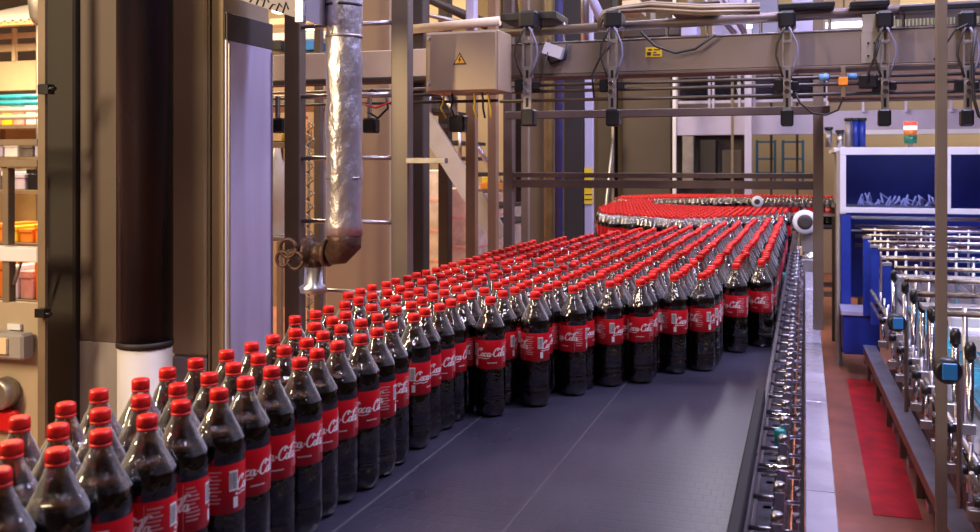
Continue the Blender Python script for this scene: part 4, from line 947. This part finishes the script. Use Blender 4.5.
for k, y in enumerate(PY):
    x = .475 - .006 * k
    t = thing('lane_post', 'chrome upright on the infeed table edge, %s from the camera' % ordn(k + 1), 'post', (x, y, .8), 'row of chrome uprights')
    B().lathe([(.80, .011), (1.20, .011)], 14, (x, y, 0)).build('rod', chrome, t)
    B().box(x - .012, .488, y + .008, y + .03, .82, .85).build('mount', blackp, t)
    B().lathe([(1.201, .016), (1.235, .017), (1.25, .010)], 14, (x, y, 0)).build('black_cap', blackp, t)
    B().lathe([(.88, .019), (.92, .019)], 12, (x, y, 0)).build('collar', blackp, t)
    B().box(x - .05, x + .012, y - .03, y - .012, .98, 1.01).build('bracket', steel, t)
    B().tube([(x - .055, y - .02, .99), (x - .055, y - .02, .86)], .007, 8).build('side_rod', chrome, t)
    B().lathe([(-.015, .016), (.015, .016)], 12, (x - .055, y - .02, .995), 'x').build('knob', blackp, t)
    B().box(x - .075, x - .035, y - .035, y - .005, .86, .89).build('lower_clamp', steel_d, t)
    B().tube([(x - .03, y + .04, .84), (x - .03, y + .04, 1.05)], .008, 8).build('short_rod', steel, t)
def oval(px, py, y, s, lab):
    x, z = x_at(px, y), z_at(px, py, y); t = thing('hand_adjuster', lab, 'knob', (x, y, z))
    B().lathe([(-.012, .024 * s), (-.008, .032 * s), (.02, .033 * s), (.024, .02 * s)], 20, (x, y, z), 'y').build('black_rim', blackp, t)
    B().box(x - .015 * s, x + .02 * s, y - .018, y - .012, z - .02 * s, z + .022 * s, .003).build('blue_face', blue, t)
    B().tube([(x, y + .02, z), (x + .04, y + .09, z), (x + .04, y + .09, .862)], .008, 8).build('spindle', steel_d, t)
oval(897, 323, 3.75, 1.0, 'black oval adjuster knob with blue face, the farther one')
oval(948, 371, 2.72, 1.05, 'black oval adjuster knob with blue face, the nearer one')
for k, (px, y, z0, z1) in enumerate(((867, 7.3, .35, 1.25), (875, 6.9, .35, 1.22), (887, 6.4, .3, 1.15))):
    x = x_at(px, y); t = thing('blue_upright', 'navy blue upright before the machine, %s from the left' % ordn(k + 1), 'post', (x, y, .7), 'navy uprights')
    B().box(x - .025, x + .025, y, y + .05, .7, z1).build('shaft', navy, t); B().box(x - .03, x + .03, y - .004, y + .054, z1 + .001, z1 + .02).build('top_plate', steel_d, t)
# lower side rods and clutter of the infeed edge
t = thing('side_linkage', 'dark linkage of rods and clamps along the lower infeed table edge', 'linkage', (.5, 4.3, 0))
for z, m in ((.98, steel_d), (.90, bracketm)): B().tube([(.445, 2.2, z), (.40, 6.5, z)], .009, 8).build('long_rod', m, t)
y = 2.35
while y < 6.2:
    B().box(.42, .49, y - .02, y, .83, .86).build('clamp', bracketm, t)
    B().tube([(.43, y - .01, .86), (.43, y - .01, 1.02)], .006, 8).build('upright_rod', steel, t)
    B().tube([(.40, y + .05, 1.0), (.46, y + .12, .87)], .006, 8).build('link_rod', steel_d, t)
    B().lathe([(-.015, .014), (.015, .014)], 12, (.415, y + .01, .94), 'x').build('roller_nut', blackp, t)
    y += .27

# floor level rail channel
rc = thing('rail_channel', 'low violet-grey steel channel beam along the walkway on short legs', 'channel', (.55, 5.5, 0))
P0, P1 = (.452, 8.75), (.60, 3.0)
def lerp(t_): return (P0[0] + (P1[0] - P0[0]) * t_, P0[1] + (P1[1] - P0[1]) * t_)
for a, b in ((0, .18), (.181, .42), (.421, .70), (.701, 1)):
    (xa_, ya_), (xb_, yb_) = lerp(a), lerp(b)
    mb = B(); w_ = .10
    mb.add([(xa_, ya_, .28), (xa_ + w_, ya_, .28), (xb_ + w_, yb_, .28), (xb_, yb_, .28), (xa_, ya_, .272), (xa_ + w_, ya_, .272), (xb_ + w_, yb_, .272), (xb_, yb_, .272)], [(3, 2, 1, 0), (4, 5, 6, 7), (0, 1, 5, 4), (1, 2, 6, 5), (2, 3, 7, 6), (3, 0, 4, 7)])
    mb.build('top_plate', mat('channel_violet_grey', (.50, .47, .64), .35, .15, .2, 6), rc)
(xa_, ya_), (xb_, yb_) = P0, P1
mb = B(); mb.obox((xa_ + .006, ya_, .2395), (xb_ + .006, yb_, .2395), .008, .06); mb.build('side_flange', mat('channel_rust', (.30, .14, .09), .5, .4, .3, 8), rc)
for k in range(8):
    x, y = lerp(.06 + k * .125); B().box(x + .03, x + .07, y, y + .05, 0, .271).build('leg', frame_tan, rc)
    B().box(x + .01, x + .09, y + .2, y + .3, .10, .14).build('cross_piece', steel, rc)
B().box(.62, .72, 3.0, 8.5, .0, .09).build('floor_trough', darkcol, label='dark floor trough running behind the low rail channel', cat='trough')

# right edge white lit panels
for k, (a, b, c_, d_, Y) in enumerate(((951, 318, 990, 331, 4.6), (958, 338, 995, 352, 4.0))):
    B().rect(a, b, c_, d_, Y, .25).build('white_cover', white, label='white cover plate on the infeed table at the right edge, %s one' % ('farther', 'nearer')[k], cat='cover plate')

# ------------------------------------------------------------------ high background top right
t = thing('ribbed_skylight', 'pale ribbed roof sheet at the top right', 'roof sheet', (x_at(930, 12), 12, z_at(930, 24, 12)))
mb = B(); x0, x1 = x_at(895, 12), x_at(1010, 12); z0, z1 = z_at(950, 24, 12), z_at(950, 10, 12); n = 60
vs = []
for k in range(n + 1): xx = x0 + (x1 - x0) * k / n; o_ = .03 * (k % 2); vs += [(xx, 12 + o_, z0), (xx, 12 + o_, z1), (xx, 12.06, z0), (xx, 12.06, z1)]
mb.add(vs, [(4 * k, 4 * k + 4, 4 * k + 5, 4 * k + 1) for k in range(n)] + [(4 * k + 2, 4 * k + 3, 4 * k + 7, 4 * k + 6) for k in range(n)]); mb.build('sheet', mat('pale_green_sheet', (.55, .56, .45), .6, 0, .08, 4), t)
mb = B(); mb.rect(895, 24.5, 1010, 28, 11.9, .1); mb.build('dark_edge', darkcol, t)
def lamp(px0, py0, px1, py1, Y, m, lab):
    t = thing('ceiling_lamp', lab, 'lamp', (x_at((px0 + px1) / 2, Y), Y, z_at(px0, py1, Y)), 'hall lamps'); mb = B(); mb.rect(px0, py0, px1, py1, Y, .12); mb.build('diffuser', m, t)
    pm = (px0 + px1) / 2; z1 = z_at(pm, py0, Y); xm = x_at(pm, Y)
    B().box(x_at(px0, Y), x_at(px1, Y), Y - .01, Y + .13, z1 + .001, z1 + .04).build('housing', steel_d, t)
    B().tube([(xm, Y + .06, z1 + .04), (xm, Y + .06, 5.99)], .01, 6).build('suspension', steel_d, t)
lamp(272, 6, 284, 12, 9, lampm, 'warm hall lamp left of the foil pipe, nearest the violet cabinet')
lamp(303, 2, 320, 8, 9, lampm, 'warm hall lamp touching the foil pipe on its left')
lamp(303, 26, 316, 29, 10, lampm, 'lower small warm lamp left of the foil pipe')
lamp(826, 22, 862, 26, 11, lampc, 'cool tube lamp seen above the gantry beam near its joint plate')
lamp(840, 11, 870, 14, 12.3, lampc, 'farther cool tube lamp over the gantry joint plate')
lamp(726, 25, 760, 27, 11.4, lampc, 'cool tube lamp above the middle of the gantry beam')
lamp(878, 90, 900, 94, 12.4, lampm, 'yellowish lamp glimpsed between the rods left of the fourth arm') if False else None
for k, (a, b, c_, d_, Y, m, l) in enumerate(((500, -10, 612, 60, 8.5, MATS['dark_umber'], 'dark machinery housing above the leftmost sensor arm'), (622, 0, 640, 12, 7.5, cream, 'cream rounded duct end above the cable bundle'),
        (622, 26, 680, 36, 7.9, browncol, 'brown duct box behind the conduit'), (681, 24, 697, 36, 7.8, violetp, 'small violet box behind the conduit'), (712, -10, 745, 36, 9.2, violetp, 'violet-grey duct block above the gantry, left of centre'),
        (752, -10, 778, 40, 9.4, mat('grey_duct', (.4, .4, .48), .5, .1, .1, 4), 'grey duct block above the middle sensor arm'), (792, -10, 815, 40, 9.8, violetp, 'violet duct block right of the middle sensor arm'),
        (818, -10, 900, 9, 13.4, cream, 'cream high wall strip at upper right'), (745, 8, 900, 40, 14.4, mat('back_violet', (.42, .42, .55), .6, 0, .1, 2), 'violet-grey rear wall strip above the gantry'),
        (905, 26, 990, 40, 13.6, mat('dark_blue_band', (.05, .06, .12), .5, 0, .2, 4), 'dark blue band under the ribbed roof sheet'))):
    t = thing('duct_block', l, 'duct', (x_at((a + c_) / 2, Y), Y, z_at((a + c_) / 2, d_, Y)))
    B().rect(a, b, c_, d_, Y, .3).build('duct_body', m, t); xm = x_at((a + c_) / 2, Y)
    B().box(xm - .02, xm + .02, Y + .1, Y + .14, z_at((a + c_) / 2, b, Y), 5.99).build('hanger', steel_d, t)
for k, (pxa, pya, pxb, pyb, Y, m, l) in enumerate(((700, -5, 735, 34, 8.6, steel, 'slanting pale rod above the gantry, left one'), (722, -5, 745, 34, 8.7, steel, 'slanting pale rod above the gantry, right one'), (520, -5, 528, 60, 7.8, olive, 'ochre pipe above the leftmost sensor arm'), (548, -8, 548, 46, 8.0, pipeblk, 'black pipe above the tilted white box'),
        (585, -5, 585, 45, 5.6, steel, 'thin pale pipe above the second sensor arm'), (590, -5, 606, 28, 4.6, violetp, 'violet hose slanting over the second sensor arm'), (415, 12, 470, 25, 6.0, steel_d, 'grey slanted pipe above the warning cabinet'), (425, -2, 500, 30, 6.2, darkcol, 'dark slanted chute above the warning cabinet'))):
    B().tube([(pt(pxa, pya, Y)[0], Y, 5.99), pt(pxa, pya, Y), pt(pxb, pyb, Y)], .045 if 'chute' in l else .025, 10).build('high_pipe', m, label=l, cat='pipe')
z = z_at(460, 27, 3.81)
B().tube([(x_at(409, 3.81), 3.81, z), (x_at(500, 3.81), 3.81, z_at(460, 23, 3.81))], .02, 10).build('cross_pipe', cream, label='cream cross pipe running just above the warning cabinet', cat='pipe')
post(466, 474, 3.83, .05, violetp, 'violet-grey post rising above the warning cabinet', z0=z_at(470, 34, 3.83))
slab(262, -20, 470, 30, 12.5, .2, mat('upper_tan_wall', (.42, .33, .24), .7, 0, .12, 2), 'upper_wall_panel', 'tan upper wall panel behind the foil pipe', 'wall panel')
slab(395, 60, 512, 300, 13.0, .2, mat('warm_back_wall', (.27, .215, .165), .7, 0, .15, 2), 'rear_wall_panel', 'warm beige rear panel behind the staircase', 'wall panel')
